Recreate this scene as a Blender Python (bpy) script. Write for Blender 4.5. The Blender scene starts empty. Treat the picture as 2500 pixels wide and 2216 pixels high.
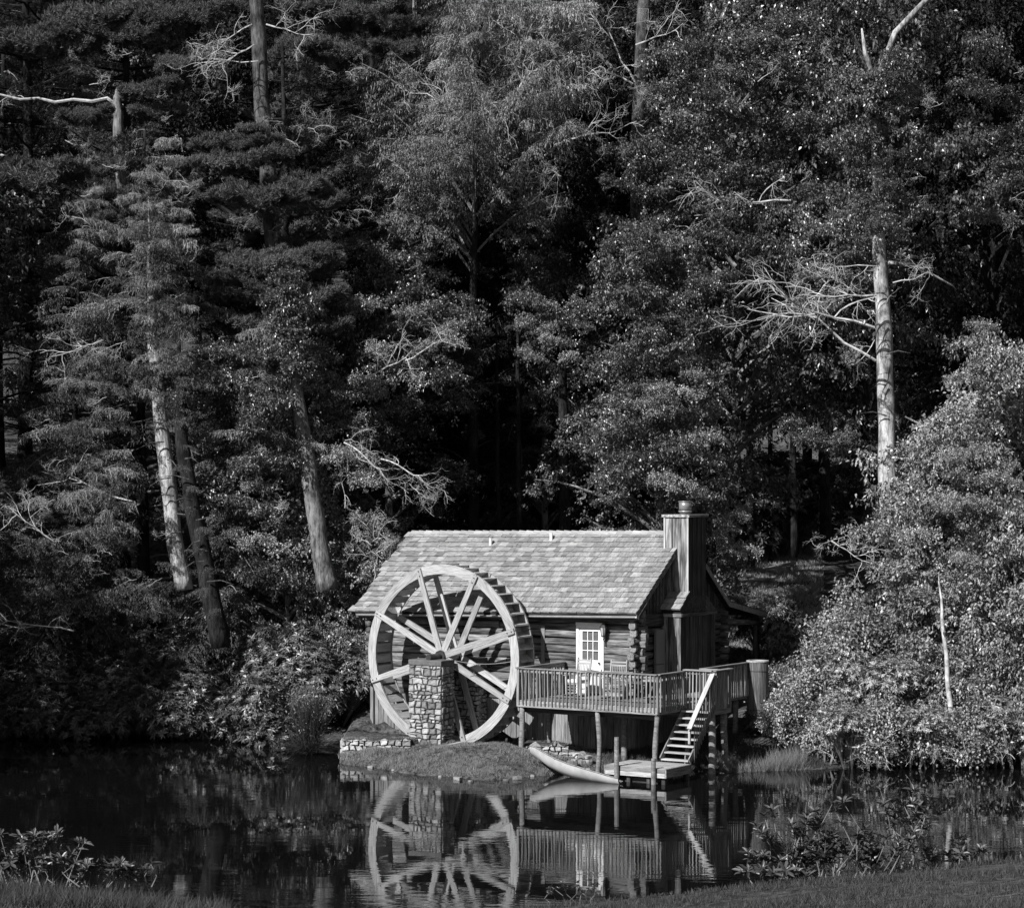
import bpy, math, random
import numpy as np
from mathutils import Vector, Matrix

random.seed(7)
rng = np.random.default_rng(7)
sc = bpy.context.scene
COL = sc.collection
PI = math.pi
R = math.radians

# ------------------------------------------------------------------ camera, sky, sun, exposure
CAM_H, FPX, HOR = 8.25, 5500.0, 1200.0
cam_data = bpy.data.cameras.new('camera')
cam = bpy.data.objects.new('camera', cam_data)
COL.objects.link(cam)
cam.location = (0, 0, CAM_H)
cam.rotation_euler = (R(90), 0, 0)
cam_data.sensor_width = 36.0
cam_data.sensor_fit = 'HORIZONTAL'
cam_data.lens = 36.0 * FPX / 2500.0
cam_data.shift_y = (HOR - 1108.0) / 2500.0
cam_data.clip_start = 0.3
cam_data.clip_end = 900
sc.camera = cam

SUN_EL = R(37)
SUN_XY = Vector((-0.657, -0.755)).normalized()
SUN_DIR = Vector((SUN_XY.x * math.cos(SUN_EL), SUN_XY.y * math.cos(SUN_EL), math.sin(SUN_EL)))
world = bpy.data.worlds.new('World')
sc.world = world
world.use_nodes = True
wn = world.node_tree
for n in list(wn.nodes):
    wn.nodes.remove(n)
w_out = wn.nodes.new('ShaderNodeOutputWorld')
w_bg = wn.nodes.new('ShaderNodeBackground')
w_sky = wn.nodes.new('ShaderNodeTexSky')
w_sky.sky_type = 'NISHITA'
w_sky.sun_disc = False
w_sky.sun_elevation = SUN_EL
w_sky.sun_rotation = math.atan2(SUN_XY.x, SUN_XY.y) % (2 * PI)
w_bw = wn.nodes.new('ShaderNodeRGBToBW')      # the photograph is black and white
wn.links.new(w_sky.outputs[0], w_bw.inputs[0])
wn.links.new(w_bw.outputs[0], w_bg.inputs['Color'])
w_bg.inputs['Strength'].default_value = 0.05
wn.links.new(w_bg.outputs[0], w_out.inputs['Surface'])

sun_data = bpy.data.lights.new('sun', 'SUN')
sun_data.energy = 5.0
sun_data.angle = R(0.5)
sun_data.color = (1, 1, 1)
sun = bpy.data.objects.new('sun', sun_data)
COL.objects.link(sun)
sun.location = (-40, -50, 60)
sun.rotation_euler = SUN_DIR.to_track_quat('Z', 'Y').to_euler()

sc.view_settings.view_transform = 'Standard'
sc.view_settings.look = 'None'
sc.view_settings.exposure = 0.45
sc.view_settings.gamma = 1.0
sc.view_settings.use_curve_mapping = False
sc.cycles.max_bounces = 5
sc.cycles.diffuse_bounces = 1
sc.cycles.glossy_bounces = 3
sc.cycles.transparent_max_bounces = 8

# ------------------------------------------------------------------ frames
TH = R(33)
AX = Vector((math.cos(TH), -math.sin(TH)))    # along the mill front, to the right
DX = Vector((math.sin(TH), math.cos(TH)))     # into the mill, away from the pond
OX, OY = 3.785, 68.7


def UV(u, v):
    return (OX + AX.x * u + DX.x * v, OY + AX.y * u + DX.y * v)


def W2UV(x, y):
    rx, ry = x - OX, y - OY
    return (AX.x * rx + AX.y * ry, DX.x * rx + DX.y * ry)


def PX(px, py, D):
    return Vector(((px - 1250) / FPX * D, D, CAM_H - (py - HOR) / FPX * D))


# ------------------------------------------------------------------ materials
MATS = {}


def mat_new(name, rough=0.8, spec=0.3):
    m = bpy.data.materials.new(name)
    m.use_nodes = True
    nt = m.node_tree
    b = nt.nodes['Principled BSDF']
    b.inputs['Roughness'].default_value = rough
    b.inputs['Specular IOR Level'].default_value = spec
    MATS[name] = m
    return m, nt, b


def N(nt, typ, **kw):
    n = nt.nodes.new(typ)
    for k, v in kw.items():
        setattr(n, k, v)
    return n


def math_node(nt, op, a, b=None, c=None):
    n = N(nt, 'ShaderNodeMath', operation=op)
    for i, v in enumerate((a, b, c)):
        if v is None:
            continue
        if isinstance(v, (int, float)):
            n.inputs[i].default_value = v
        else:
            nt.links.new(v, n.inputs[i])
    return n.outputs[0]


def ramp(nt, fac, stops):
    r = N(nt, 'ShaderNodeValToRGB')
    el = r.color_ramp.elements
    while len(el) > len(stops):
        el.remove(el[-1])
    while len(el) < len(stops):
        el.new(0.5)
    for e, (p, v) in zip(el, stops):
        e.position = p
        e.color = (v, v, v, 1)
    nt.links.new(fac, r.inputs['Fac'])
    return r.outputs['Color']


def noise(nt, vec, scale, detail=4, rough=0.6):
    n = N(nt, 'ShaderNodeTexNoise')
    n.inputs['Scale'].default_value = scale
    n.inputs['Detail'].default_value = detail
    n.inputs['Roughness'].default_value = rough
    if vec is not None:
        nt.links.new(vec, n.inputs['Vector'])
    return n.outputs['Fac']


def mapping(nt, vec, scale, loc=None):
    m = N(nt, 'ShaderNodeMapping')
    m.inputs['Scale'].default_value = scale
    if loc is not None:
        nt.links.new(loc, m.inputs['Location'])
    nt.links.new(vec, m.inputs['Vector'])
    return m.outputs[0]


def rnd_value(nt):
    """a random number per object and per loose piece"""
    oi = N(nt, 'ShaderNodeObjectInfo')
    ge = N(nt, 'ShaderNodeNewGeometry')
    s = math_node(nt, 'ADD', oi.outputs['Random'], ge.outputs['Random Per Island'])
    return math_node(nt, 'FRACT', s), oi


def wood(name, lo, hi, grain=(1.2, 14, 14), spread=0.5, dark=0.35, rough=0.85, crack=0.5):
    m, nt, b = mat_new(name, rough, 0.25)
    tc = N(nt, 'ShaderNodeTexCoord')
    rv, oi = rnd_value(nt)
    off = N(nt, 'ShaderNodeCombineXYZ')
    nt.links.new(math_node(nt, 'MULTIPLY', rv, 37.0), off.inputs[0])
    nt.links.new(math_node(nt, 'MULTIPLY_ADD', rv, 91.0, 0.37), off.inputs[1])
    nt.links.new(math_node(nt, 'MULTIPLY_ADD', rv, 53.0, 0.43), off.inputs[2])
    v = mapping(nt, tc.outputs['Object'], grain, off.outputs[0])
    g = noise(nt, v, 1.6, 6, 0.65)
    v2 = mapping(nt, tc.outputs['Object'], (grain[0] * .35 + .2, grain[1] * .25 + .2, grain[2] * .25 + .2), off.outputs[0])
    st = noise(nt, v2, 1.3, 3, 0.6)
    gc = ramp(nt, g, [(0.30, lo * (1 - crack)), (0.42, lo), (0.72, hi)])
    sc_ = ramp(nt, st, [(0.34, 1 - dark), (0.58, 1.0)])
    mul = N(nt, 'ShaderNodeMix', data_type='RGBA', blend_type='MULTIPLY')
    mul.inputs[0].default_value = 1
    nt.links.new(gc, mul.inputs[6])
    nt.links.new(sc_, mul.inputs[7])
    mul2 = N(nt, 'ShaderNodeVectorMath', operation='SCALE')
    nt.links.new(mul.outputs[2], mul2.inputs[0])
    nt.links.new(math_node(nt, 'MULTIPLY_ADD', rv, spread, 1 - spread * .55), mul2.inputs['Scale'])
    nt.links.new(mul2.outputs[0], b.inputs['Base Color'])
    bp = N(nt, 'ShaderNodeBump')
    bp.inputs['Strength'].default_value = 0.35
    bp.inputs['Distance'].default_value = 0.01
    nt.links.new(g, bp.inputs['Height'])
    nt.links.new(bp.outputs[0], b.inputs['Normal'])
    return m


def plain(name, val, rough=0.7, var=0.25, scale=6.0, spec=0.3, spread=0.0, metallic=0.0, bump=0.0):
    m, nt, b = mat_new(name, rough, spec)
    b.inputs['Metallic'].default_value = metallic
    tc = N(nt, 'ShaderNodeTexCoord')
    f = noise(nt, tc.outputs['Object'], scale, 5, 0.6)
    c = ramp(nt, f, [(0.3, val * (1 - var)), (0.7, val * (1 + var))])
    if spread:
        rv, oi = rnd_value(nt)
        s = N(nt, 'ShaderNodeVectorMath', operation='SCALE')
        nt.links.new(c, s.inputs[0])
        nt.links.new(math_node(nt, 'MULTIPLY_ADD', rv, spread, 1 - spread * .5), s.inputs['Scale'])
        c = s.outputs[0]
    nt.links.new(c, b.inputs['Base Color'])
    if bump:
        bp = N(nt, 'ShaderNodeBump')
        bp.inputs['Strength'].default_value = bump
        bp.inputs['Distance'].default_value = 0.02
        nt.links.new(f, bp.inputs['Height'])
        nt.links.new(bp.outputs[0], b.inputs['Normal'])
    return m


def barkmat(name, val):
    m, nt, b = mat_new(name, 0.95, 0.1)
    tc = N(nt, 'ShaderNodeTexCoord')
    f = noise(nt, mapping(nt, tc.outputs['Object'], (9, 9, 1.6)), 1.5, 6, 0.7)
    g = noise(nt, mapping(nt, tc.outputs['Object'], (1.6, 1.6, .9)), 1.6, 4, 0.65)
    c = ramp(nt, f, [(0.32, val * .25), (0.5, val), (0.7, val * 1.4)])
    d = ramp(nt, g, [(0.36, .28), (0.6, 1.15)])
    mx_ = N(nt, 'ShaderNodeMix', data_type='RGBA', blend_type='MULTIPLY')
    mx_.inputs[0].default_value = 1
    nt.links.new(c, mx_.inputs[6])
    nt.links.new(d, mx_.inputs[7])
    nt.links.new(mx_.outputs[2], b.inputs['Base Color'])
    bp = N(nt, 'ShaderNodeBump')
    bp.inputs['Strength'].default_value = 1.0
    bp.inputs['Distance'].default_value = 0.05
    nt.links.new(f, bp.inputs['Height'])
    nt.links.new(bp.outputs[0], b.inputs['Normal'])
    return m


def leafmat(name, val, rough=0.55, spec=0.4, spread=0.9, trans=0.25, low=0.5):
    m, nt, b = mat_new(name, rough, spec)
    ge = N(nt, 'ShaderNodeNewGeometry')
    oi = N(nt, 'ShaderNodeObjectInfo')
    v = math_node(nt, 'MULTIPLY_ADD', ge.outputs['Random Per Island'], val * spread, val * low)
    tint = math_node(nt, 'MULTIPLY_ADD', oi.outputs['Random'], 0.5, 0.75)
    v = math_node(nt, 'MULTIPLY', v, tint)
    c = N(nt, 'ShaderNodeCombineColor')
    for i in range(3):
        nt.links.new(v, c.inputs[i])
    nt.links.new(c.outputs[0], b.inputs['Base Color'])
    tr = N(nt, 'ShaderNodeBsdfTranslucent')
    nt.links.new(c.outputs[0], tr.inputs['Color'])
    mx = N(nt, 'ShaderNodeMixShader')
    mx.inputs[0].default_value = trans
    nt.links.new(b.outputs[0], mx.inputs[1])
    nt.links.new(tr.outputs[0], mx.inputs[2])
    nt.links.new(mx.outputs[0], nt.nodes['Material Output'].inputs['Surface'])
    return m


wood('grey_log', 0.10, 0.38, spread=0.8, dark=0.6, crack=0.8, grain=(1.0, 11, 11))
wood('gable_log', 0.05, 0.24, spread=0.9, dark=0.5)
wood('chink', 0.02, 0.04, spread=0.1)
wood('dark_board', 0.045, 0.15, spread=0.9, dark=0.55, grain=(1.0, 16, 16))
wood('skirt_board', 0.17, 0.34, spread=0.35, dark=0.35)
wood('wheel_wood', 0.30, 0.58, spread=0.4, dark=0.22, grain=(1.6, 34, 34), crack=0.7)
wood('bucket_wood', 0.40, 0.62, spread=0.4, dark=0.3)
wood('deck_wood', 0.18, 0.38, spread=0.5, dark=0.35)
wood('baluster_wood', 0.18, 0.38, spread=0.7, dark=0.3)
wood('new_wood', 0.36, 0.60, spread=0.15, dark=0.15, crack=0.15)
wood('post_wood', 0.17, 0.36, spread=0.35, dark=0.35)
wood('shingle_wood', 0.23, 0.42, spread=0.6, dark=0.35, grain=(3, 26, 26))
wood('ridge_wood', 0.30, 0.5, spread=0.3, dark=0.2)
wood('roof_deck', 0.02, 0.06, spread=0.1)
wood('chair_wood', 0.30, 0.5, spread=0.2, dark=0.2)
wood('fence_wood', 0.18, 0.42, spread=0.5, dark=0.5)
wood('tank_wood', 0.09, 0.24, spread=0.3, dark=0.3)
plain('white_paint', 0.74, 0.5, 0.06, 4)
plain('blind_white', 0.16, 0.6, 0.05, 4)
plain('dark_metal', 0.03, 0.45, 0.4, 8, 0.5)
plain('flue_metal', 0.26, 0.35, 0.3, 5, 0.5, metallic=0.35)
plain('gutter_metal', 0.34, 0.5, 0.2, 5, 0.5)
plain('box_metal', 0.17, 0.6, 0.12, 20, 0.4)
plain('lamp_glass', 0.5, 0.2, 0.1, 5, 0.6)
plain('cushion', 0.72, 0.9, 0.05, 8, 0.2)
plain('stone', 0.25, 0.9, 0.5, 9, 0.2, spread=1.1, bump=0.6)
plain('pale_stone', 0.36, 0.9, 0.6, 9, 0.2, spread=1.0, bump=0.6)
plain('mortar', 0.05, 0.95, 0.5, 10, 0.1, bump=0.6)
plain('concrete', 0.12, 0.95, 0.35, 6, 0.2, bump=0.5)
plain('canoe_hull', 0.44, 0.42, 0.22, 2.2, 0.5)
plain('canoe_inside', 0.10, 0.7, 0.3, 4)
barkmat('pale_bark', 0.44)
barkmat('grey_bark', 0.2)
barkmat('dark_bark', 0.03)  # bark colour darkened to stand for shade on the trunks
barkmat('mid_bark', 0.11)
plain('dead_twig', 0.42, 0.9, 0.6, 5, 0.1)
plain('twig', 0.16, 0.9, 0.4, 6, 0.1)
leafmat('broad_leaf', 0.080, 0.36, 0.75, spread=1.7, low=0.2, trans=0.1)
leafmat('sunlit_leaf', 0.20, 0.38, 0.6, spread=1.7, low=0.2, trans=0.12)  # lighter copy of the leaf, sunlight put into its colour
leafmat('shaded_leaf', 0.018, 0.6, 0.2, trans=0.1)  # forest shade put into a darker leaf colour
leafmat('pine_needle', 0.095, 0.6, 0.3, trans=0.1, spread=0.6, low=0.7)
leafmat('lace_needle', 0.15, 0.6, 0.3, spread=1.5, low=0.25, trans=0.1)
leafmat('lit_needle', 0.27, 0.6, 0.3, spread=1.3, low=0.3, trans=0.1)  # hemlock needles and twigs lightened, highlights put into the colour
leafmat('hemlock_needle', 0.085, 0.5, 0.4, trans=0.1, spread=1.3, low=0.3)
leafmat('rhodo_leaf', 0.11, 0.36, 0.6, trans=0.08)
leafmat('rhodo_leaf_shaded', 0.07, 0.38, 0.5, trans=0.08)  # rhododendron leaf darkened, its shade put into the colour
leafmat('grass_blade', 0.30, 0.6, 0.3, spread=0.7, low=0.6)
leafmat('lawn_blade', 0.065, 0.6, 0.3, spread=0.7, low=0.6)
leafmat('reed', 0.26, 0.6, 0.3, spread=0.7, low=0.6)

# ground
m, nt, b = mat_new('ground_soil', 0.95, 0.1)
tc = N(nt, 'ShaderNodeTexCoord')
f1 = noise(nt, tc.outputs['Object'], 0.5, 6, 0.65)
f2 = noise(nt, tc.outputs['Object'], 7.0, 6, 0.75)
c1 = ramp(nt, f1, [(0.35, 0.045), (0.7, 0.12)])
c2 = ramp(nt, f2, [(0.38, 0.2), (0.62, 1.7)])
mx = N(nt, 'ShaderNodeMix', data_type='RGBA', blend_type='MULTIPLY')
mx.inputs[0].default_value = 1
nt.links.new(c1, mx.inputs[6])
nt.links.new(c2, mx.inputs[7])
nt.links.new(mx.outputs[2], b.inputs['Base Color'])
bp = N(nt, 'ShaderNodeBump')
bp.inputs['Strength'].default_value = 1.0
bp.inputs['Distance'].default_value = 0.08
nt.links.new(f2, bp.inputs['Height'])
nt.links.new(bp.outputs[0], b.inputs['Normal'])

# water
m, nt, b = mat_new('pond_water', 0.012, 0.5)
b.inputs['Base Color'].default_value = (0.004, 0.004, 0.004, 1)
b.inputs['IOR'].default_value = 1.45
tc = N(nt, 'ShaderNodeTexCoord')
va = mapping(nt, tc.outputs['Object'], (0.5, 1.5, 1))
wa = noise(nt, va, 2.2, 3, 0.5)
vb = mapping(nt, tc.outputs['Object'], (0.10, 0.35, 1))
wb = noise(nt, vb, 1.0, 2, 0.5)
amp = ramp(nt, wb, [(0.38, 0.12), (0.62, 1.0)])
hh = math_node(nt, 'MULTIPLY', wa, amp)
bp = N(nt, 'ShaderNodeBump')
bp.inputs['Strength'].default_value = 0.075
bp.inputs['Distance'].default_value = 0.05
nt.links.new(hh, bp.inputs['Height'])
nt.links.new(bp.outputs[0], b.inputs['Normal'])

# door glass
m, nt, b = mat_new('door_glass', 0.08, 0.5)
tr = N(nt, 'ShaderNodeBsdfTransparent')
gl = N(nt, 'ShaderNodeBsdfGlossy')
gl.inputs['Roughness'].default_value = 0.05
mxs = N(nt, 'ShaderNodeMixShader')
mxs.inputs[0].default_value = 0.06
nt.links.new(tr.outputs[0], mxs.inputs[1])
nt.links.new(gl.outputs[0], mxs.inputs[2])
nt.links.new(mxs.outputs[0], nt.nodes['Material Output'].inputs['Surface'])


# ------------------------------------------------------------------ object helpers
def thing(name, label, cat, loc=(0, 0, 0), rz=0.0, group=None):
    o = bpy.data.objects.new(name, None)
    COL.objects.link(o)
    o.empty_display_size = 0.3
    o.location = loc
    o.rotation_euler = (0, 0, rz)
    o['label'] = label
    o['category'] = cat
    if group:
        o['group'] = group
    return o


def tag(o, label, cat, group=None):
    o['label'] = label
    o['category'] = cat
    if group:
        o['group'] = group
    return o


class MB:
    """collects verts, quads and tris with numpy and links them as one mesh"""

    def __init__(s):
        s.v = []
        s.q = []
        s.t = []
        s.n = 0

    def add(s, v, q=None, t=None):
        v = np.asarray(v, dtype=np.float64).reshape(-1, 3)
        s.v.append(v)
        if q is not None and len(q):
            s.q.append(np.asarray(q, dtype=np.int64).reshape(-1, 4) + s.n)
        if t is not None and len(t):
            s.t.append(np.asarray(t, dtype=np.int64).reshape(-1, 3) + s.n)
        s.n += len(v)
        return s

    def mesh(s, name, mat, smooth=False):
        me = bpy.data.meshes.new(name)
        v = np.concatenate(s.v) if s.v else np.zeros((0, 3))
        q = np.concatenate(s.q) if s.q else np.zeros((0, 4), dtype=np.int64)
        t = np.concatenate(s.t) if s.t else np.zeros((0, 3), dtype=np.int64)
        me.vertices.add(len(v))
        me.vertices.foreach_set('co', v.astype(np.float32).ravel())
        nl = len(q) * 4 + len(t) * 3
        me.loops.add(nl)
        me.loops.foreach_set('vertex_index', np.concatenate([q.ravel(), t.ravel()]).astype(np.int32))
        npoly = len(q) + len(t)
        me.polygons.add(npoly)
        starts = np.concatenate([np.arange(len(q)) * 4, len(q) * 4 + np.arange(len(t)) * 3]).astype(np.int32)
        me.polygons.foreach_set('loop_start', starts)
        me.polygons.foreach_set('use_smooth', np.full(npoly, bool(smooth)))
        me.update(calc_edges=True)
        me.validate()
        me.materials.append(MATS[mat])
        return me

    def obj(s, name, mat, parent=None, loc=(0, 0, 0), smooth=False):
        return link(name, s.mesh(name, mat, smooth), parent, loc)


def link(name, me, parent=None, loc=(0, 0, 0), rot=None, scale=None):
    o = bpy.data.objects.new(name, me)
    COL.objects.link(o)
    if parent is not None:
        o.parent = parent
    o.location = loc
    if rot is not None:
        o.rotation_mode = 'QUATERNION'
        o.rotation_quaternion = rot
    if scale is not None:
        o.scale = scale
    return o


def tube(mb, pts, rad, n=6, cap=True):
    pts = np.asarray(pts, float)
    k = len(pts)
    rad = np.broadcast_to(np.asarray(rad, float), (k,))
    tan = np.gradient(pts, axis=0)
    tan /= np.linalg.norm(tan, axis=1)[:, None] + 1e-9
    ref = np.array([0.0, 0, 1]) if abs(tan[0][2]) < 0.85 else np.array([1.0, 0, 0])
    a = np.cross(tan, ref)
    a /= np.linalg.norm(a, axis=1)[:, None] + 1e-9
    bb = np.cross(tan, a)
    ang = np.arange(n) * 2 * PI / n
    ring = pts[:, None, :] + rad[:, None, None] * (np.cos(ang)[None, :, None] * a[:, None, :] + np.sin(ang)[None, :, None] * bb[:, None, :])
    i = np.arange(k - 1)[:, None] * n
    j = np.arange(n)[None, :]
    jn = (j + 1) % n
    q = np.stack([i + j, i + jn, i + n + jn, i + n + j], -1).reshape(-1, 4)
    t = []
    v = ring.reshape(-1, 3)
    if cap:
        v = np.concatenate([v, pts[:1], pts[-1:]])
        c0, c1 = k * n, k * n + 1
        t = [(c0, (x + 1) % n, x) for x in range(n)] + [(c1, (k - 1) * n + x, (k - 1) * n + (x + 1) % n) for x in range(n)]
    mb.add(v, q, t)


def frame_from(p0, p1, up=None):
    x = (Vector(p1) - Vector(p0)).normalized()
    up = Vector(up) if up is not None else (Vector((0, 0, 1)) if abs(x.z) < 0.9 else Vector((0, 1, 0)))
    y = up.cross(x).normalized()
    z = x.cross(y)
    return Matrix((x, y, z)).transposed()


BEAMS = {}


def beam_mesh(L, w, h, var, mat):
    """sawn timber along local X, eased edges, a little out of true"""
    key = (round(L, 2), round(w, 3), round(h, 3), var, mat)
    if key in BEAMS:
        return BEAMS[key]
    rs = np.random.default_rng(abs(hash((key[0], key[1], key[2], var))) % 100000)
    c = min(w, h) * 0.12
    pr = np.array([(-w / 2 + c, -h / 2), (w / 2 - c, -h / 2), (w / 2, -h / 2 + c), (w / 2, h / 2 - c), (w / 2 - c, h / 2), (-w / 2 + c, h / 2), (-w / 2, h / 2 - c), (-w / 2, -h / 2 + c)])
    v = []
    jt = min(w, h) * 0.05
    for x in (0, key[0]):
        j = rs.uniform(-jt, jt, 2)
        for p in pr:
            v.append((x, p[0] + j[0], p[1] + j[1]))
    mb = MB()
    q = [(i, (i + 1) % 8, 8 + (i + 1) % 8, 8 + i) for i in range(8)]
    t = [(0, i + 1, i) for i in range(1, 7)] + [(8, 8 + i, 9 + i) for i in range(1, 7)]
    mb.add(v, q, t)
    BEAMS[key] = mb.mesh('timber', mat)
    return BEAMS[key]


def beam(name, parent, p0, p1, w, h, mat, up=None, var=None):
    p0, p1 = Vector(p0), Vector(p1)
    L = (p1 - p0).length
    if var is None:
        var = random.randrange(3)
    me = beam_mesh(L, w, h, var, mat)
    M = frame_from(p0, p1, up)
    return link(name, me, parent, p0, M.to_quaternion(), (L / round(L, 2), 1, 1))


def box(name, parent, lo, hi, mat):
    """box by two corners, grain along its longest side"""
    lo, hi = Vector(lo), Vector(hi)
    d = hi - lo
    c = (lo + hi) / 2
    ax = max(range(3), key=lambda i: d[i])
    e = Vector((0, 0, 0))
    e[ax] = d[ax] / 2
    if ax == 2:
        return beam(name, parent, c - e, c + e, d[0], d[1], mat, up=(0, 1, 0))
    if ax == 0:
        return beam(name, parent, c - e, c + e, d[1], d[2], mat, up=(0, 0, 1))
    return beam(name, parent, c - e, c + e, d[0], d[2], mat, up=(0, 0, 1))


def hexa(name, parent, c8, mat, origin=None):
    """eight free corners: bottom four then top four"""
    o = np.mean(np.array(c8), axis=0) if origin is None else np.array(origin)
    v = np.array(c8) - o
    q = [(0, 3, 2, 1), (4, 5, 6, 7), (0, 1, 5, 4), (1, 2, 6, 5), (2, 3, 7, 6), (3, 0, 4, 7)]
    return MB().add(v, q).obj(name, mat, parent, o)


LOGS = {}


def log_mesh(L, w, h, sq, var, mat, rings=7, n=12):
    key = (round(L, 1), w, h, sq, var, mat)
    if key in LOGS:
        return LOGS[key]
    rs = np.random.default_rng(var * 77 + int(L * 10))
    Lr = key[0]
    rings = max(3, int(Lr / 0.9) + 2)
    v = []
    ph = rs.uniform(0, 6, 6)
    for i in range(rings):
        x = Lr * i / (rings - 1)
        s = 1 + 0.05 * math.sin(ph[0] + x * 1.7) + rs.uniform(-.03, .03)
        oy, oz = 0.012 * math.sin(ph[1] + x), 0.012 * math.sin(ph[2] + x * 1.3)
        for k in range(n):
            a = 2 * PI * (k + .5) / n
            ca, sa = math.cos(a), math.sin(a)
            y = math.copysign(abs(ca) ** sq, ca) * w / 2 * s * (1 + rs.uniform(-.03, .03))
            z = math.copysign(abs(sa) ** sq, sa) * h / 2 * s * (1 + rs.uniform(-.03, .03))
            v.append((x, y + oy, z + oz))
    q = []
    for i in range(rings - 1):
        for k in range(n):
            q.append((i * n + k, i * n + (k + 1) % n, (i + 1) * n + (k + 1) % n, (i + 1) * n + k))
    v += [(0, 0, 0), (Lr, 0, 0)]
    c0, c1 = rings * n, rings * n + 1
    t = [(c0, (k + 1) % n, k) for k in range(n)] + [(c1, (rings - 1) * n + k, (rings - 1) * n + (k + 1) % n) for k in range(n)]
    LOGS[key] = MB().add(v, q, t).mesh('log', mat, n > 10 and sq > .75)
    return LOGS[key]


def log(name, parent, p0, p1, w, h, sq, mat, var=None):
    p0, p1 = Vector(p0), Vector(p1)
    L = (p1 - p0).length
    var = random.randrange(4) if var is None else var
    me = log_mesh(L, w, h, sq, var, mat)
    return link(name, me, parent, p0, frame_from(p0, p1).to_quaternion(), (L / max(0.1, round(L, 1)), 1, 1))


# stones
STONES = {}


def stone_mesh(var, mat):
    key = (var, mat)
    if key in STONES:
        return STONES[key]
    rs = np.random.default_rng(300 + var)
    v = []
    g = [-1, -0.1, 1]
    idx = {}
    for i, a in enumerate(g):
        for j, b_ in enumerate(g):
            for k, c in enumerate(g):
                if i == 1 and j == 1 and k == 1:
                    continue
                p = np.array([a, b_, c], float)
                p = p / (np.abs(p) ** 5).sum() ** (1 / 5.0) * 0.5
                p *= 1 + rs.uniform(-.10, .08)
                p += rs.uniform(-.04, .04, 3)
                idx[(i, j, k)] = len(v)
                v.append(p)
    q = []
    for ax in range(3):
        for s in (0, 2):
            for a in (0, 1):
                for b_ in (0, 1):
                    f = []
                    for (da, db) in ((0, 0), (1, 0), (1, 1), (0, 1)):
                        c = [0, 0, 0]
                        c[ax] = s
                        c[(ax + 1) % 3] = a + da
                        c[(ax + 2) % 3] = b_ + db
                        f.append(idx[tuple(c)])
                    if s == 0:
                        f.reverse()
                    q.append(f)
    STONES[key] = MB().add(v, q).mesh('stone', mat)
    return STONES[key]


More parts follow.
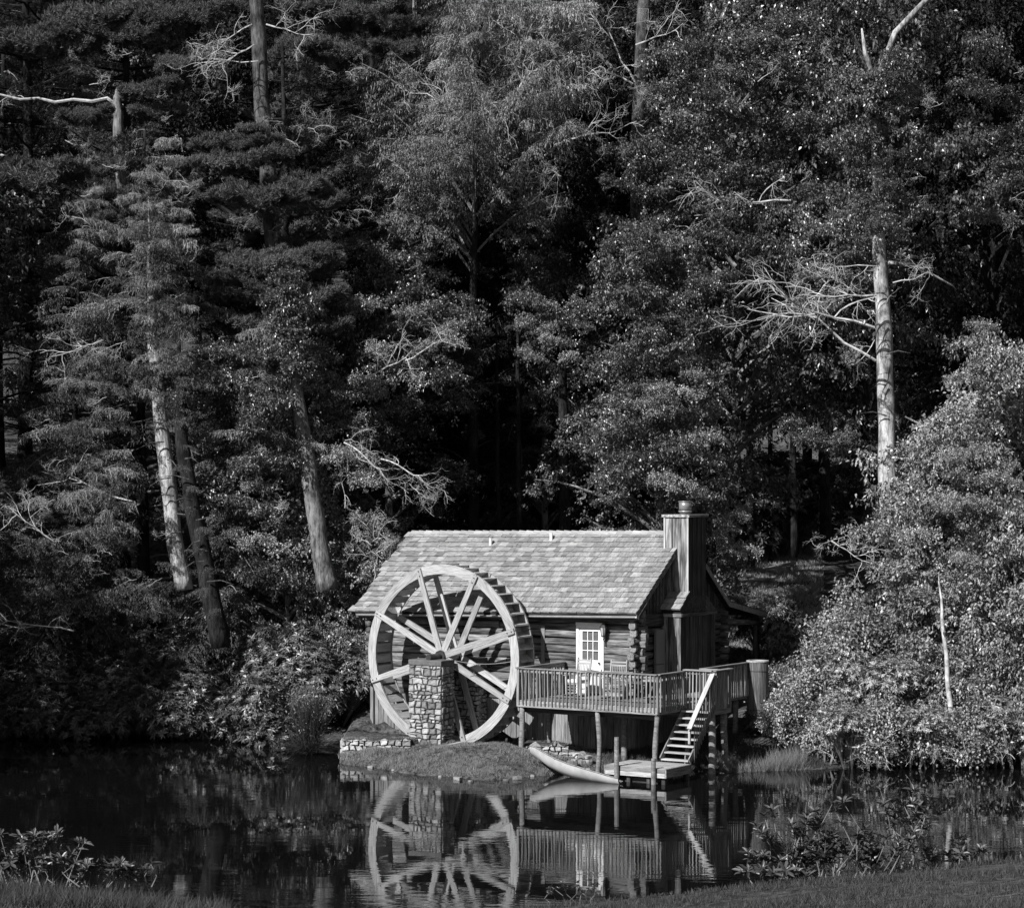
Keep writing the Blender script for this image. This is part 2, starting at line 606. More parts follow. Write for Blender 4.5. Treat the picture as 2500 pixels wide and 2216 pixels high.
def stone_face(parent, o, du, dv_n, width, height, sw, sh, mat, depth=0.16, proud=0.03, seed=0, ragged=0.0, maxn=400):
    """fitted rubble on one face: o corner, du unit along, dv_n outward normal"""
    rs = random.Random(seed)
    du, nn = Vector(du).normalized(), Vector(dv_n).normalized()
    o = Vector(o)
    # rows with wavy bed joints
    zr = [0.0]
    while zr[-1] < height - sh[0] * .6:
        zr.append(zr[-1] + rs.uniform(*sh))
    zr[-1] = height
    ph = [(rs.uniform(0, 6), rs.uniform(0, 6)) for _ in zr]

    def bed(i, x):
        if i == 0 or i == len(zr) - 1:
            return zr[i] - (abs(math.sin(x * 5 + ph[i][0])) * ragged if (ragged and i) else 0)
        return zr[i] + .022 * math.sin(x * 6 + ph[i][0]) + .014 * math.sin(x * 15 + ph[i][1])
    cells = []
    for i in range(len(zr) - 1):
        x = 0.0
        h = zr[i + 1] - zr[i]
        sk0 = 0.0
        while x < width - .01:
            w = rs.uniform(*sw)
            if rs.random() < .15:
                w *= 1.35
            if width - x - w < sw[0] * .7:
                w = width - x
            sk1 = 0.0 if x + w >= width - .01 else rs.uniform(-.03, .03)
            if rs.random() < .25 and h > .13:
                m = rs.uniform(.38, .62)
                cells.append((i, x, x + w, sk0, sk1, 0, m))
                cells.append((i, x, x + w, sk0, sk1, m, 1))
            else:
                cells.append((i, x, x + w, sk0, sk1, 0, 1))
            sk0 = sk1
            x += w
    for (i, x0, x1, s0, s1, f0, f1) in cells:
        def P(fx, fz):
            xx = x0 + (x1 - x0) * fx + (s0 * (1 - fx) + s1 * fx) * (fz - .5) * 2
            a_, b_ = bed(i, xx), bed(i + 1, xx)
            return (xx, a_ + (b_ - a_) * (f0 + (f1 - f0) * fz))
        ring = [P(0, 0), P(.33, 0), P(.67, 0), P(1, 0), P(1, .5), P(1, 1), P(.67, 1), P(.33, 1), P(0, 1), P(0, .5)]
        cx = sum(p[0] for p in ring) / 10
        cz = sum(p[1] for p in ring) / 10
        g = .011
        r1 = []
        for k_, (px_, pz_) in enumerate(ring):
            dx, dz = cx - px_, cz - pz_
            L = math.hypot(dx, dz) + 1e-6
            cut = g + (rs.uniform(.0, .028) if k_ in (0, 3, 5, 8) else rs.uniform(0, .014))
            cut = min(cut, L * .5)
            r1.append((px_ + dx / L * cut, pz_ + dz / L * cut))
        out = proud + rs.uniform(-.022, .028)
        vs = []
        for (px_, pz_) in r1:
            vs.append((px_ - cx, -depth, pz_ - cz))
        for (px_, pz_) in r1:
            vs.append((px_ - cx, out - .03, pz_ - cz))
        tx_, tz_ = rs.uniform(-.10, .10), rs.uniform(-.12, .12)
        for (px_, pz_) in r1:
            q_ = .84
            ax_, az_ = (px_ - cx) * q_, (pz_ - cz) * q_
            vs.append((ax_, out + ax_ * tx_ + az_ * tz_ + rs.uniform(-.006, .006), az_))
        vs.append((0, out + .006, 0))
        M = [Vector(v_[0] * du + v_[1] * nn + Vector((0, 0, v_[2]))) for v_ in vs]
        n = 10
        q = []
        for k_ in range(n):
            k2 = (k_ + 1) % n
            q.append((k_, k2, n + k2, n + k_))
            q.append((n + k_, n + k2, 2 * n + k2, 2 * n + k_))
        t = [(2 * n + k_, 2 * n + (k_ + 1) % n, 3 * n) for k_ in range(n)]
        flip = (du.cross(nn)).z > 0
        if flip:
            q = [tuple(reversed(f)) for f in q]
            t = [tuple(reversed(f)) for f in t]
        c = o + du * cx + Vector((0, 0, cz))
        MB().add([tuple(v_) for v_ in M], q, t).obj('stone', mat, parent, c)
    return len(cells)


# ------------------------------------------------------------------ terrain
SH_X = [-60, -30, -17, -10, -8, -6.5, -5.45, -5.3, -2.63, -0.58, 0.95, 2.08, 2.8, 5.3, 6.1, 7.8, 10.3, 15.1, 40, 60]
SH_Y = [70, 76, 76.4, 76.2, 75.0, 72.8, 71.6, 68.6, 65.7, 64.4, 65.5, 67.0, 66.7, 66.6, 66.2, 66.6, 67.5, 67.6, 67, 62]
SLOPE_T = [0, .3, 1.5, 4, 7, 10, 14, 22, 37, 60, 100, 200]
SLOPE_Z = [0, .10, .30, .48, .95, 1.7, 2.6, 3.95, 4.9, 12, 30, 85]


def smooth(x, a, b):
    t = np.clip((x - a) / (b - a), 0, 1)
    return t * t * (3 - 2 * t)


def ground(x, y):
    x = np.asarray(x, float)
    y = np.asarray(y, float)
    ys = np.interp(x, SH_X, SH_Y) + .10 * np.sin(x * 2.7) + .05 * np.sin(x * 7.9)
    t = y - ys
    bl = smooth(t, 8, 24)
    t = t * (1 - bl) + (y - 67.5) * bl
    z = np.where(t > 0, np.interp(t, SLOPE_T, SLOPE_Z), -np.minimum(.35 * -t, 1.6))
    hill = smooth(-x, 5.5, 10) * np.clip(t, 0, 30) * .20
    z = z + np.where(t > 0, hill, 0)
    # the right bank climbs sooner behind the deck
    z = z + np.where(t > 0, smooth(x, 5.5, 8.0) * smooth(t, 0.5, 5) * .75, 0)
    z = z + 0.36 * np.exp(-((x + .95) / 1.7) ** 2 - ((y - 67.0) / 1.1) ** 2)
    z = z + np.where(t > -.3, .035 * np.sin(x * 3.1 + 1.3 * np.sin(y * 2.3)) * np.cos(y * 3.7 + x) + .018 * np.sin(x * 8.3 + y * 3) * np.sin(y * 7.1), 0)
    z = z + np.where(t > 0, .05 * np.sin(x * 1.7 + y) * np.sin(y * 1.3 - x * .6) * np.clip(t, 0, 1), 0)
    u = AX.x * (x - OX) + AX.y * (y - OY)
    v = DX.x * (x - OX) + DX.y * (y - OY)
    inside = (u > -9.9) & (u < .2) & (v > -.5) & (v < 5.2)
    z = np.where(inside, np.minimum(z, .5), z)
    pit = smooth(3.4 - np.abs(u + 6), 0, .6) * smooth(v, -2.3, -2.0) * (1 - smooth(v, -.9, -.5))
    z = z * (1 - pit) + np.minimum(z, .08) * pit
    # terrace behind the low walls
    ter = (x > -5.3) & (x < -3.0) & (y > 69.5) & (v < -2.0)
    z = np.where(ter, .62, z)
    # near bank, where the photographer stands
    cr = np.interp(x, [-60, -6, -3.7, -1.5, 1.1, 5.45, 9, 60], [4.75, 4.07, 3.88, 3.6, 3.93, 4.34, 4.7, 6.0])
    zn = np.where(y < 24, cr + (24 - y) * .11, cr - (y - 24) * .42)
    zn = np.maximum(zn, -1.6)
    far = z
    return np.maximum(far, zn)


def gz(x, y):
    return float(ground(x, y))


xs = np.unique(np.concatenate([np.arange(-240, -24, 6.0), np.arange(-24, -7, .8), np.arange(-7, 9, .22), np.arange(9, 24, .8), np.arange(24, 241, 6.0)]))
ys_ = np.unique(np.concatenate([np.arange(-60, 14, 4.0), np.arange(14, 34, .8), np.arange(34, 60, 3.0), np.arange(60, 78, .22), np.arange(78, 110, 1.0), np.arange(110, 300, 6.0)]))
gx, gy = np.meshgrid(xs, ys_)
gzv = ground(gx, gy)
nx, ny = len(xs), len(ys_)
vv = np.stack([gx, gy, gzv], -1).reshape(-1, 3)
ii = (np.arange(ny - 1)[:, None] * nx + np.arange(nx - 1)[None, :]).ravel()
qq = np.stack([ii, ii + 1, ii + nx + 1, ii + nx], -1)
o = MB().add(vv, qq).obj('ground', 'ground_soil', smooth=True)
o['kind'] = 'structure'
wv = [(-240, 20, 0), (240, 20, 0), (240, 90, 0), (-240, 90, 0)]
o = MB().add(wv, [(0, 1, 2, 3)]).obj('pond_water', 'pond_water')
o['kind'] = 'structure'

# ------------------------------------------------------------------ the mill house
HZ = 0.0
house = thing('log_cabin_mill', 'weathered log mill house with shingled roof, boarded chimney and white door', 'house', (OX, OY, HZ), -TH)


def roof_front(u, v):          # height of the front slope surface (the old eave sags to the left)
    s = (v + .52) / 3.17
    fe = 4.57 + (4.57 - 4.33) / 10.6 * min(0, u)
    fr = 6.96 + .10 / 10.6 * min(0, u)
    return fe + (fr - fe) * s


def roof_back(v):
    if v < 5.53:
        return 6.96 - (v - 2.65) * .785
    return 4.70 - (v - 5.53) * .18


def rake(v):
    return roof_front(0, v) if v < 2.65 else roof_back(v)


# dark liner walls behind the logs, floor of the loft
box('inner_wall', house, (-9.85, .1, .2), (-.12, .16, 4.7), 'chink')
box('inner_wall', house, (-.18, .1, .2), (-.12, 5.2, 4.3), 'chink')
box('inner_wall', house, (-9.85, 5.14, .2), (-.12, 5.2, 4.3), 'chink')
box('inner_wall', house, (-9.85, .1, .2), (-9.79, 5.2, 4.3), 'chink')
# front wall logs, hewn nearly flat
z0 = 1.86
row = 0.232
DU0, DU1 = -2.07, -1.10
for i in range(12):
    z = z0 + row * (i + .5)
    h = row * .975
    dw = random.uniform(-.012, .012)
    left_end = -9.95 - (.25 if i % 2 else .1) * random.uniform(.5, 1.2)
    right_end = .34 + random.uniform(-.08, .08)
    if z < 4.16:
        m0 = random.uniform(-7, -4)
        log('log', house, (left_end, 0.0 + dw, z), (m0, 0.0 + dw, z), .19, h, .55, 'grey_log')
        log('log', house, (m0 + .02, 0.0 + dw, z), (DU0 - .02, 0.0 + dw, z), .19, h * random.uniform(.92, 1), .55, 'grey_log')
        log('log', house, (DU1 + .02, 0.0 + dw, z), (right_end, 0.0 + dw, z), .19, h, .62, 'grey_log')
    else:
        log('log', house, (left_end, 0.0 + dw, z), (-5, 0.0 + dw, z), .19, h, .55, 'grey_log')
        log('log', house, (-4.98, 0.0 + dw, z), (right_end, 0.0 + dw, z), .19, h, .55, 'grey_log')
# gable logs, round, half a course up, crossing the corner
for i in range(11):
    z = z0 + row * (i + 1.0)
    v0_ = -.36 + random.uniform(-.10, .06)
    v1_ = 5.62 + random.uniform(-.18, .18)
    r_ = row * random.uniform(.86, 1.0)
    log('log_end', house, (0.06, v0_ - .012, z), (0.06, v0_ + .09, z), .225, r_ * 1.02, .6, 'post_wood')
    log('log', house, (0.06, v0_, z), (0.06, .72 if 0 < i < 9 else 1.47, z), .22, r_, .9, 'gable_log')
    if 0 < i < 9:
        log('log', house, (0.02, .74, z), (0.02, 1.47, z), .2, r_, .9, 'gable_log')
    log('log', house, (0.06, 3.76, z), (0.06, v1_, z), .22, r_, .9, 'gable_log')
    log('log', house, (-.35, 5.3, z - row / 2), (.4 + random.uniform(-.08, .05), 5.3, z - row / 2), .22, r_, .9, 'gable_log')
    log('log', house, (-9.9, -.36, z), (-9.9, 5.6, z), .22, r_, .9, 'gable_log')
for i in range(11):
    z = z0 + row * (i + .5)
    log('log', house, (-10.2, 5.3, z), (-.36, 5.3, z), .2, row * .95, .7, 'grey_log')
# skirt boards below the logs
u = -9.93
while u < -.02:
    w = random.uniform(.17, .24)
    zb = max(.0, gz(*UV(u, -.1)) - .25)
    box('skirt_board', house, (u + .006, -.04 + random.uniform(-.006, .006), min(zb, .3)), (min(u + w - .006, .0), -.01, 1.86), 'skirt_board')
    u += w
v = 0.0
while v < 5.2:
    w = random.uniform(.2, .27)
    box('skirt_board', house, (-.02, v + .005, .1), (.02 + random.uniform(-.005, .005), v + w - .005, 1.86), 'skirt_board')
    v += w
box('sill_beam', house, (-9.96, -.09, 1.72), (.03, -.04, 1.87), 'dark_board')
box('corner_post', house, (-9.99, -.14, .1), (-9.87, -.02, 1.86), 'skirt_board')
box('corner_post', house, (-9.2, -.10, .1), (-9.06, -.045, 1.72), 'skirt_board')
# gable boards and battens above the logs
v = -.30
while v < 5.6:
    w = .21
    va_, vb_ = v + .004, min(v + w - .004, 5.6)
    if not (va_ > 1.6 and vb_ < 3.7):
        ta, tb = rake(va_) - .12, rake(vb_) - .12
        zb = 4.36 if True else 4.5
        if max(ta, tb) > zb + .05:
            ta, tb = max(ta, zb + .01), max(tb, zb + .01)
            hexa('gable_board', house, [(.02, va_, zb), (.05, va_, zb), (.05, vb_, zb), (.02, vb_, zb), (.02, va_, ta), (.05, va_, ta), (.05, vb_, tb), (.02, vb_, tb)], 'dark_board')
            tm = rake(vb_ + .004) - .14
            if tm > zb + .15:
                box('batten', house, (.05, vb_ - .02, zb), (.075, vb_ + .028, tm), 'dark_board')
    v += w
box('gable_beam', house, (-.02, -.3, 4.24), (.13, 1.5, 4.36), 'dark_board')
box('gable_beam', house, (-.02, 3.8, 4.24), (.13, 5.6, 4.36), 'dark_board')

# chimney chase, boards and battens
ch = house


def chase(u0, u1, v0, v1, z0_, z1_, topf=None):
    # front facing (-v) boards, side boards (+u), back (+v) and inner (-u)
    n = 3
    for k in range(n):
        a = u0 + (u1 - u0) * k / n
        b_ = u0 + (u1 - u0) * (k + 1) / n
        box('chimney_board', ch, (a + .004, v0, z0_), (b_ - .004, v0 + .03, z1_), 'chimney_front')
        box('chimney_board', ch, (a + .004, v1 - .03, z0_), (b_ - .004, v1, z1_), 'dark_board')
        if k:
            box('batten', ch, (a - .022, v0 - .02, z0_), (a + .022, v0 - .002, z1_), 'chimney_front')
    n = max(4, int((v1 - v0) / .27))
    for k in range(n):
        a = v0 + (v1 - v0) * k / n
        b_ = v0 + (v1 - v0) * (k + 1) / n
        box('chimney_board', ch, (u1 - .03, a + .034 if k == 0 else a + .004, z0_), (u1 + random.uniform(-.004, .004), b_ - .004 if k < n - 1 else b_ - .034, z1_), 'dark_board')
        if k:
            box('batten', ch, (u1 + .006, a - .022, z0_), (u1 + .026, a + .022, z1_), 'dark_board')
        box('chimney_board', ch, (u0, a + .034 if k == 0 else a + .004, z0_), (u0 + .03, b_ - .004 if k < n - 1 else b_ - .034, z1_), 'dark_board')


wood('chimney_front', 0.13, 0.46, spread=1.0, dark=0.7, grain=(.8, 9, 9), crack=0.6)
CU0, CU1, CV0, CV1 = -.13, .73, 1.99, 3.15
chase(CU0, CU1, CV0, CV1, 5.0, 7.46)
box('corner_board', ch, (CU1 - .05, CV0 - .03, 5.06), (CU1 + .012, CV0 - .004, 7.46), 'new_wood')
box('corner_board', ch, (CU0 - .01, CV0 - .03, 6.3), (CU0 + .05, CV0 - .004, 7.46), 'new_wood')
box('chimney_cap', ch, (CU0 - .06, CV0 - .06, 7.46), (CU1 + .06, CV1 + .06, 7.54), 'chimney_front')
LV0, LV1 = 1.49, 3.78
chase(.03, CU1, LV0, LV1, 1.9, 4.45)
box('trim_band', ch, (.02, LV0 - .05, 4.38), (CU1 + .05, LV0 - .004, 4.48), 'chimney_front')
box('trim_band', ch, (CU1 + .03, LV0, 4.38), (CU1 + .06, LV1, 4.48), 'dark_board')
# shoulders of the chase, with their little shingle roof
hexa('shoulder', ch, [(.03, LV0 + .01, 4.45), (CU1, LV0 + .01, 4.45), (CU1, CV0 - .005, 4.45), (.03, CV0 - .005, 4.45), (.03, LV0 + .01, 4.62), (CU1, LV0 + .01, 4.62), (CU1, CV0 - .005, 5.05), (.03, CV0 - .005, 5.05)], 'dark_board')
hexa('shoulder', ch, [(.03, CV1 + .005, 4.45), (CU1, CV1 + .005, 4.45), (CU1, LV1 - .01, 4.45), (.03, LV1 - .01, 4.45), (.03, CV1 + .005, 5.0), (CU1, CV1 + .005, 5.0), (CU1, LV1 - .01, 4.55), (.03, LV1 - .01, 4.55)], 'dark_board')
hexa('shoulder', ch, [(.03, CV0, 4.45), (CU1 - .002, CV0, 4.45), (CU1 - .002, CV1, 4.45), (.03, CV1, 4.45), (.03, CV0, 5.0), (CU1 - .002, CV0, 5.0), (CU1 - .002, CV1, 5.0), (.03, CV1, 5.0)], 'dark_board')


def shingle_mesh(w, L, var):
    key = ('sh', round(w, 2), var)
    if key in BEAMS:
        return BEAMS[key]
    w = key[1]
    rs = np.random.default_rng(int(w * 100) * 7 + var)
    j = rs.uniform(-.012, .012, 4)
    lift = rs.uniform(0, .012)
    v_ = [(0, -w / 2, .0), (0, w / 2, .0), (L, w / 2, 0), (L, -w / 2, 0), (0 + j[0], -w / 2, .046 + lift + j[2] * .6), (0 + j[1], w / 2, .046 + lift + j[3] * .6), (L, w / 2, .006), (L, -w / 2, .006)]
    q = [(0, 3, 2, 1), (4, 5, 6, 7), (0, 1, 5, 4), (1, 2, 6, 5), (2, 3, 7, 6), (3, 0, 4, 7)]
    BEAMS[key] = MB().add(v_, q).mesh('shingle', 'shingle_wood')
    return BEAMS[key]


# roof slabs
RU0, RU1 = -10.3, .3


def slab(name, p, th, mat):
    """p: four top corners"""
    lo = [(x, y, z - th) for (x, y, z) in p]
    return hexa(name, house, lo + list(p), mat)


slab('roof_decking', [(RU0, -.52, roof_front(RU0, -.52) - .03), (RU1, -.52, roof_front(RU1, -.52) - .03), (RU1, 2.65, 6.93), (RU0, 2.65, roof_front(RU0, 2.65) - .03)], .10, 'roof_deck')
slab('roof_decking', [(RU0, 2.652, 6.83), (RU1, 2.652, 6.93), (RU1, 5.53, roof_back(5.53)), (RU0, 5.53, roof_back(5.53) - .1)], .10, 'roof_deck')
slab('porch_roof', [(RU0, 5.534, 4.58), (RU1, 5.534, 4.69), (RU1, 8.53, 4.16), (RU0, 8.53, 4.06)], .08, 'roof_deck')
# rake boards
for (va_, vb_) in ((-.52, 2.65), (2.65, 5.53), (5.53, 8.53)):
    za, zb = rake(va_) - .01, (rake(vb_ - 1e-6) if vb_ < 8 else 4.16) - .01
    if va_ == 5.53:
        za = 4.69
    hexa('rake_board', house, [(RU1 + .003, va_, za - .17), (RU1 + .03, va_, za - .17), (RU1 + .03, vb_, zb - .17), (RU1 + .003, vb_, zb - .17), (RU1 + .003, va_, za), (RU1 + .03, va_, za), (RU1 + .03, vb_, zb), (RU1 + .003, vb_, zb)], 'gable_log' if va_ < 2 else 'post_wood')
# front shingles
sd = Vector((0, 3.17, 2.39)).normalized()
NC = 16
exp_ = 3.97 / NC
placed = []
for c in range(NC):
    s0 = c * exp_ - .03
    u = RU1 + .03
    while u > RU0 - .02:
        w = random.choice([.13, .17, .2, .25, .28, .32, .36])
        uc = u - w / 2
        s1 = s0 + random.uniform(-.012, .012)
        vv_ = -.52 + sd.y * s1
        zz = roof_front(uc, vv_)
        cut = (uc > CU0 and vv_ + .02 > CV0)
        if not cut:
            placed.append((c, uc, vv_, zz, w))
        u -= w
placed.sort(key=lambda p: -(p[1] * .6 - p[0] * .15))
rotq = Matrix((sd, Vector((-1, 0, 0)), sd.cross(Vector((-1, 0, 0))))).transposed()
if rotq.col[2].z < 0:
    rotq = Matrix((sd, Vector((1, 0, 0)), sd.cross(Vector((1, 0, 0))))).transposed()
nrm = Vector((rotq.col[2]))
sq_ = rotq.to_quaternion()
rest = MB()
for k, (c, uc, vv_, zz, w) in enumerate(placed):
    me = shingle_mesh(w - .006, exp_ + .07, random.randrange(4))
    p = Vector((uc, vv_, zz)) + nrm * .008
    if k < 290:
        link('shingle', me, house, p, sq_)
    else:
        co = np.array([tuple(p + sq_ @ v_.co) for v_ in me.vertices])
        rest.add(co, [tuple(f.vertices) for f in me.polygons])
o = rest.obj('shingles', 'shingle_wood', house)
o['kind'] = 'stuff'
# back slope and porch shingles, coarse
rest = MB()
for c in range(14):
    for k in range(40):
        u = RU0 + .02 + k * .264
        v_a = 5.6 - c * .22
        z_a = roof_back(v_a) if v_a < 5.53 else 4.68
        z_b = roof_back(v_a - .26)
        rest.add([(u, v_a, z_a + .05), (u + .255, v_a, z_a + .05), (u + .255, max(2.65, v_a - .26), min(z_b, 6.93) + .015), (u, max(2.65, v_a - .26), min(z_b, 6.93) + .015), (u, v_a, z_a + .015), (u + .255, v_a, z_a + .015)], [(0, 1, 2, 3), (4, 5, 1, 0)])
for c in range(11):
    for k in range(40):
        u = RU0 + .02 + k * .264
        v_a = 8.58 - c * .27
        z_a = 4.70 - (v_a - 5.53) * .18
        rest.add([(u, v_a, z_a + .05), (u + .255, v_a, z_a + .05), (u + .255, v_a - .3, z_a + .07), (u, v_a - .3, z_a + .07), (u, v_a, z_a - .0), (u + .255, v_a, z_a - .0)], [(0, 1, 2, 3), (4, 5, 1, 0)])
o = rest.obj('back_shingles', 'shingle_wood', house)
o['kind'] = 'stuff'
# shoulder shingles
for c in range(3):
    for k in range(4):
        w = .2
        p = Vector((CU1 - .06 - k * .2, LV0 - .09 + c * .19, 4.60 + c * .17))
        sdir = Vector((0, .74, .67)).normalized()
        mq = Matrix((sdir, Vector((-1, 0, 0)), sdir.cross(Vector((-1, 0, 0))))).transposed()
        if mq.col[2].z < 0:
            mq = Matrix((sdir, Vector((1, 0, 0)), sdir.cross(Vector((1, 0, 0))))).transposed()
        link('shingle', shingle_mesh(.2, exp_ + .07, c), house, p, mq.to_quaternion())
# ridge shingles
for k in range(36):
    u = RU0 + .02 + k * .289
    if u > CU0 - .2:
        break
    z_ = roof_front(u, 2.65) + .045
    hexa('ridge_shingle', house, [(u, 2.50, z_ - .11), (u + .31, 2.50, z_ - .12), (u + .31, 2.655, z_ - .02), (u, 2.655, z_ - .0), (u, 2.49, z_ - .075), (u + .31, 2.49, z_ - .095), (u + .31, 2.655, z_ + .01), (u, 2.655, z_ + .035)], 'ridge_wood')
    hexa('ridge_shingle', house, [(u, 2.658, z_ - .0), (u + .31, 2.658, z_ - .02), (u + .31, 2.80, z_ - .12), (u, 2.80, z_ - .11), (u, 2.658, z_ + .035), (u + .31, 2.658, z_ + .01), (u + .31, 2.81, z_ - .095), (u, 2.81, z_ - .075)], 'ridge_wood')
# eave board and gutter
hexa('eave_board', house, [(RU0, -.50, 4.13), (RU1, -.50, 4.36), (RU1, -.47, 4.36), (RU0, -.47, 4.13), (RU0, -.50, 4.24), (RU1, -.50, 4.47), (RU1, -.47, 4.47), (RU0, -.47, 4.24)], 'dark_board')
mb = MB()
gp = []
for k in range(7):
    a = PI + k * PI / 6
    gp.append((math.cos(a) * .055, math.sin(a) * .06))
v_ = []
for (uu, zz) in ((RU0 + .1, 4.25), (RU1 + .02, 4.485)):
    for (a, b_) in gp:
        v_.append((uu, -.575 + a, zz + b_))
mb.add(v_, [(i, i + 1, 8 + i, 7 + i) for i in range(6)])
mb.obj('gutter', 'gutter_metal', house)
# rafters under the eave
for k in range(20):
    u = RU0 + .25 + k * .545
    hexa('rafter_tail', house, [(u, -.46, roof_front(u, -.46) - .23), (u + .06, -.46, roof_front(u, -.46) - .23), (u + .06, .05, roof_front(u, .05) - .25), (u, .05, roof_front(u, .05) - .25), (u, -.46, roof_front(u, -.46) - .13), (u + .06, -.46, roof_front(u, -.46) - .13), (u + .06, .05, roof_front(u, .05) - .13), (u, .05, roof_front(u, .05) - .13)], 'dark_board')
# roof vents
for (px, py) in ((1197, 1335), (1345, 1322)):
    # find (u, v) on the roof seen at this pixel
    best = None
    for vi in range(0, 60):
        vv_ = .9 + vi * .03
        for ui in range(0, 120):
            uu = -8.5 + ui * .06
            x, y = UV(uu, vv_)
            z = roof_front(uu, vv_)
            d_ = abs(1250 + FPX * x / y - px) + abs(HOR + (CAM_H - z) * FPX / y - py)
            if best is None or d_ < best[0]:
                best = (d_, uu, vv_, z)
    _, uu, vv_, z = best
    mb = MB()
    tube(mb, [(uu, vv_, z - .05), (uu, vv_, z + .28)], .05, 10)
    mb.obj('roof_vent', 'white_paint', house)
# flue
mb = MB()
fc = ((CU0 + CU1) / 2, (CV0 + CV1) / 2)
tube(mb, [(fc[0], fc[1], 7.54), (fc[0], fc[1], 7.62)], .17, 18)
tube(mb, [(fc[0], fc[1], 7.60), (fc[0], fc[1], 7.66)], .21, 18)
tube(mb, [(fc[0], fc[1], 7.68), (fc[0], fc[1], 7.94)], .20, 18)
tube(mb, [(fc[0], fc[1], 7.925), (fc[0], fc[1], 7.955)], .215, 18)
mb.obj('flue_cap', 'flue_metal', house, smooth=True)
# porch beam and posts at the back
log('porch_beam', house, (.02, 5.3, 4.02), (.02, 8.3, 3.86), .2, .2, .8, 'gable_log')
for uu in (.02, -4, -9):
    log('porch_post', house, (uu, 7.95, 1.9), (uu, 7.95, 3.8), .17, .17, .8, 'dark_board')
# metal cabinet on the gable logs
box('meter_cabinet', house, (.17, .80, 2.95), (.27, 1.33, 4.0), 'box_metal')
box('meter_cabinet', house, (.17, .80, 2.05), (.275, 1.33, 2.93), 'box_metal')
# vertical trim board and boarded window beside the wheel
box('wall_trim', house, (-3.36, -.125, 2.1), (-3.22, -.10, 4.08), 'skirt_board')
box('wall_trim', house, (-4.5, -.125, 3.98), (-3.37, -.10, 4.10), 'skirt_board')
# door
n_before = len(COL.objects)
door = box('door', house, (DU0 + .09, -.075, 2.03), (DU1 - .09, -.03, 3.02), 'white_paint')
D0, D1 = DU0 + .09, DU1 - .09
pz0, pz1 = 3.02, 4.03
box('door_stile', house, (D0, -.075, pz0), (D0 + .11, -.03, pz1), 'white_paint')
box('door_stile', house, (D1 - .11, -.075, pz0), (D1, -.03, pz1), 'white_paint')
box('door_rail', house, (D0 + .112, -.075, pz1 - .09), (D1 - .112, -.03, pz1), 'white_paint')
box('door_rail', house, (D0 + .112, -.0755, pz0), (D1 - .112, -.03, pz0 + .04), 'white_paint')
for (a, b_) in ((D0 + .10, (D0 + D1) / 2 - .03), ((D0 + D1) / 2 + .03, D1 - .10)):
    box('door_panel', house, (a, -.09, 2.18), (b_, -.078, 2.9), 'white_paint')
gu0, gu1, gz0_, gz1_ = D0 + .11, D1 - .11, pz0 + .04, pz1 - .09
pw, phh = (gu1 - gu0) / 3, (gz1_ - gz0_) / 3
for i in range(1, 3):
    box('muntin', house, (gu0 + pw * i - .014, -.078, gz0_), (gu0 + pw * i + .014, -.045, gz1_), 'white_paint')
    box('muntin', house, (gu0, -.0795, gz0_ + phh * i - .014), (gu1, -.047, gz0_ + phh * i + .014), 'white_paint')
for i in range(3):
    for j in range(3):
        box('pane', house, (gu0 + pw * i + .014, -.062, gz0_ + phh * j + .014), (gu0 + pw * (i + 1) - .014, -.058, gz0_ + phh * (j + 1) - .014), 'door_glass')
for i in range(24):
    z_ = gz0_ + .02 + i * (gz1_ - gz0_ - .03) / 24
    o = beam('blind_slat', house, (gu0, -.035, z_), (gu1, -.035, z_), .03, .006, 'blind_white', up=(0, -.8, .6))
box('door_frame', house, (DU0 - .01, -.115, 2.02), (DU0 + .085, -.04, 4.12), 'white_paint')
box('door_frame', house, (DU1 - .085, -.115, 2.02), (DU1 + .01, -.04, 4.12), 'white_paint')
box('door_frame', house, (DU0 - .02, -.118, 4.12), (DU1 + .02, -.04, 4.22), 'white_paint')
box('door_frame', house, (DU0 + .087, -.11, 4.04), (DU1 - .087, -.04, 4.118), 'white_paint')
mb = MB()
tube(mb, [(D1 - .06, -.07, 2.98), (D1 - .06, -.10, 2.98), (D1 - .06, -.14, 2.98)], [.015, .03, .03], 8)
mb.obj('door_knob', 'dark_metal', house)
for ob in list(COL.objects)[n_before + 1:]:
    if ob.name.split('.')[0] in ('door_stile', 'door_rail', 'door_panel', 'muntin', 'pane', 'blind_slat', 'door_knob') and ob.parent == house:
        ob.parent = door
        ob.matrix_parent_inverse = door.matrix_basis.inverted()
# wall lantern by the door
lx = DU1 + .09
mb = MB()
tube(mb, [(lx, -.12, 3.72), (lx, -.2, 3.66), (lx, -.27, 3.74), (lx, -.27, 3.84)], .014, 6)
tube(mb, [(lx, -.27, 4.10), (lx, -.27, 4.16), (lx, -.27, 4.22)], [.12, .09, .02], 6)
tube(mb, [(lx, -.27, 3.80), (lx, -.27, 3.84)], [.05, .07], 6)
for k in range(6):
    a = k * PI / 3
    tube(mb, [(lx + .065 * math.cos(a), -.27 + .065 * math.sin(a), 3.84), (lx + .11 * math.cos(a), -.27 + .11 * math.sin(a), 4.1)], .008, 4)
tube(mb, [(lx, -.105, 3.52), (lx, -.105, 3.95)], .035, 6)
lf_ = mb.obj('lantern_frame', 'dark_metal', house)
mb = MB()
tube(mb, [(lx, -.27, 3.84), (lx, -.27, 4.1)], [.055, .098], 6)
mb.obj('lantern_glass', 'lamp_glass', lf_)

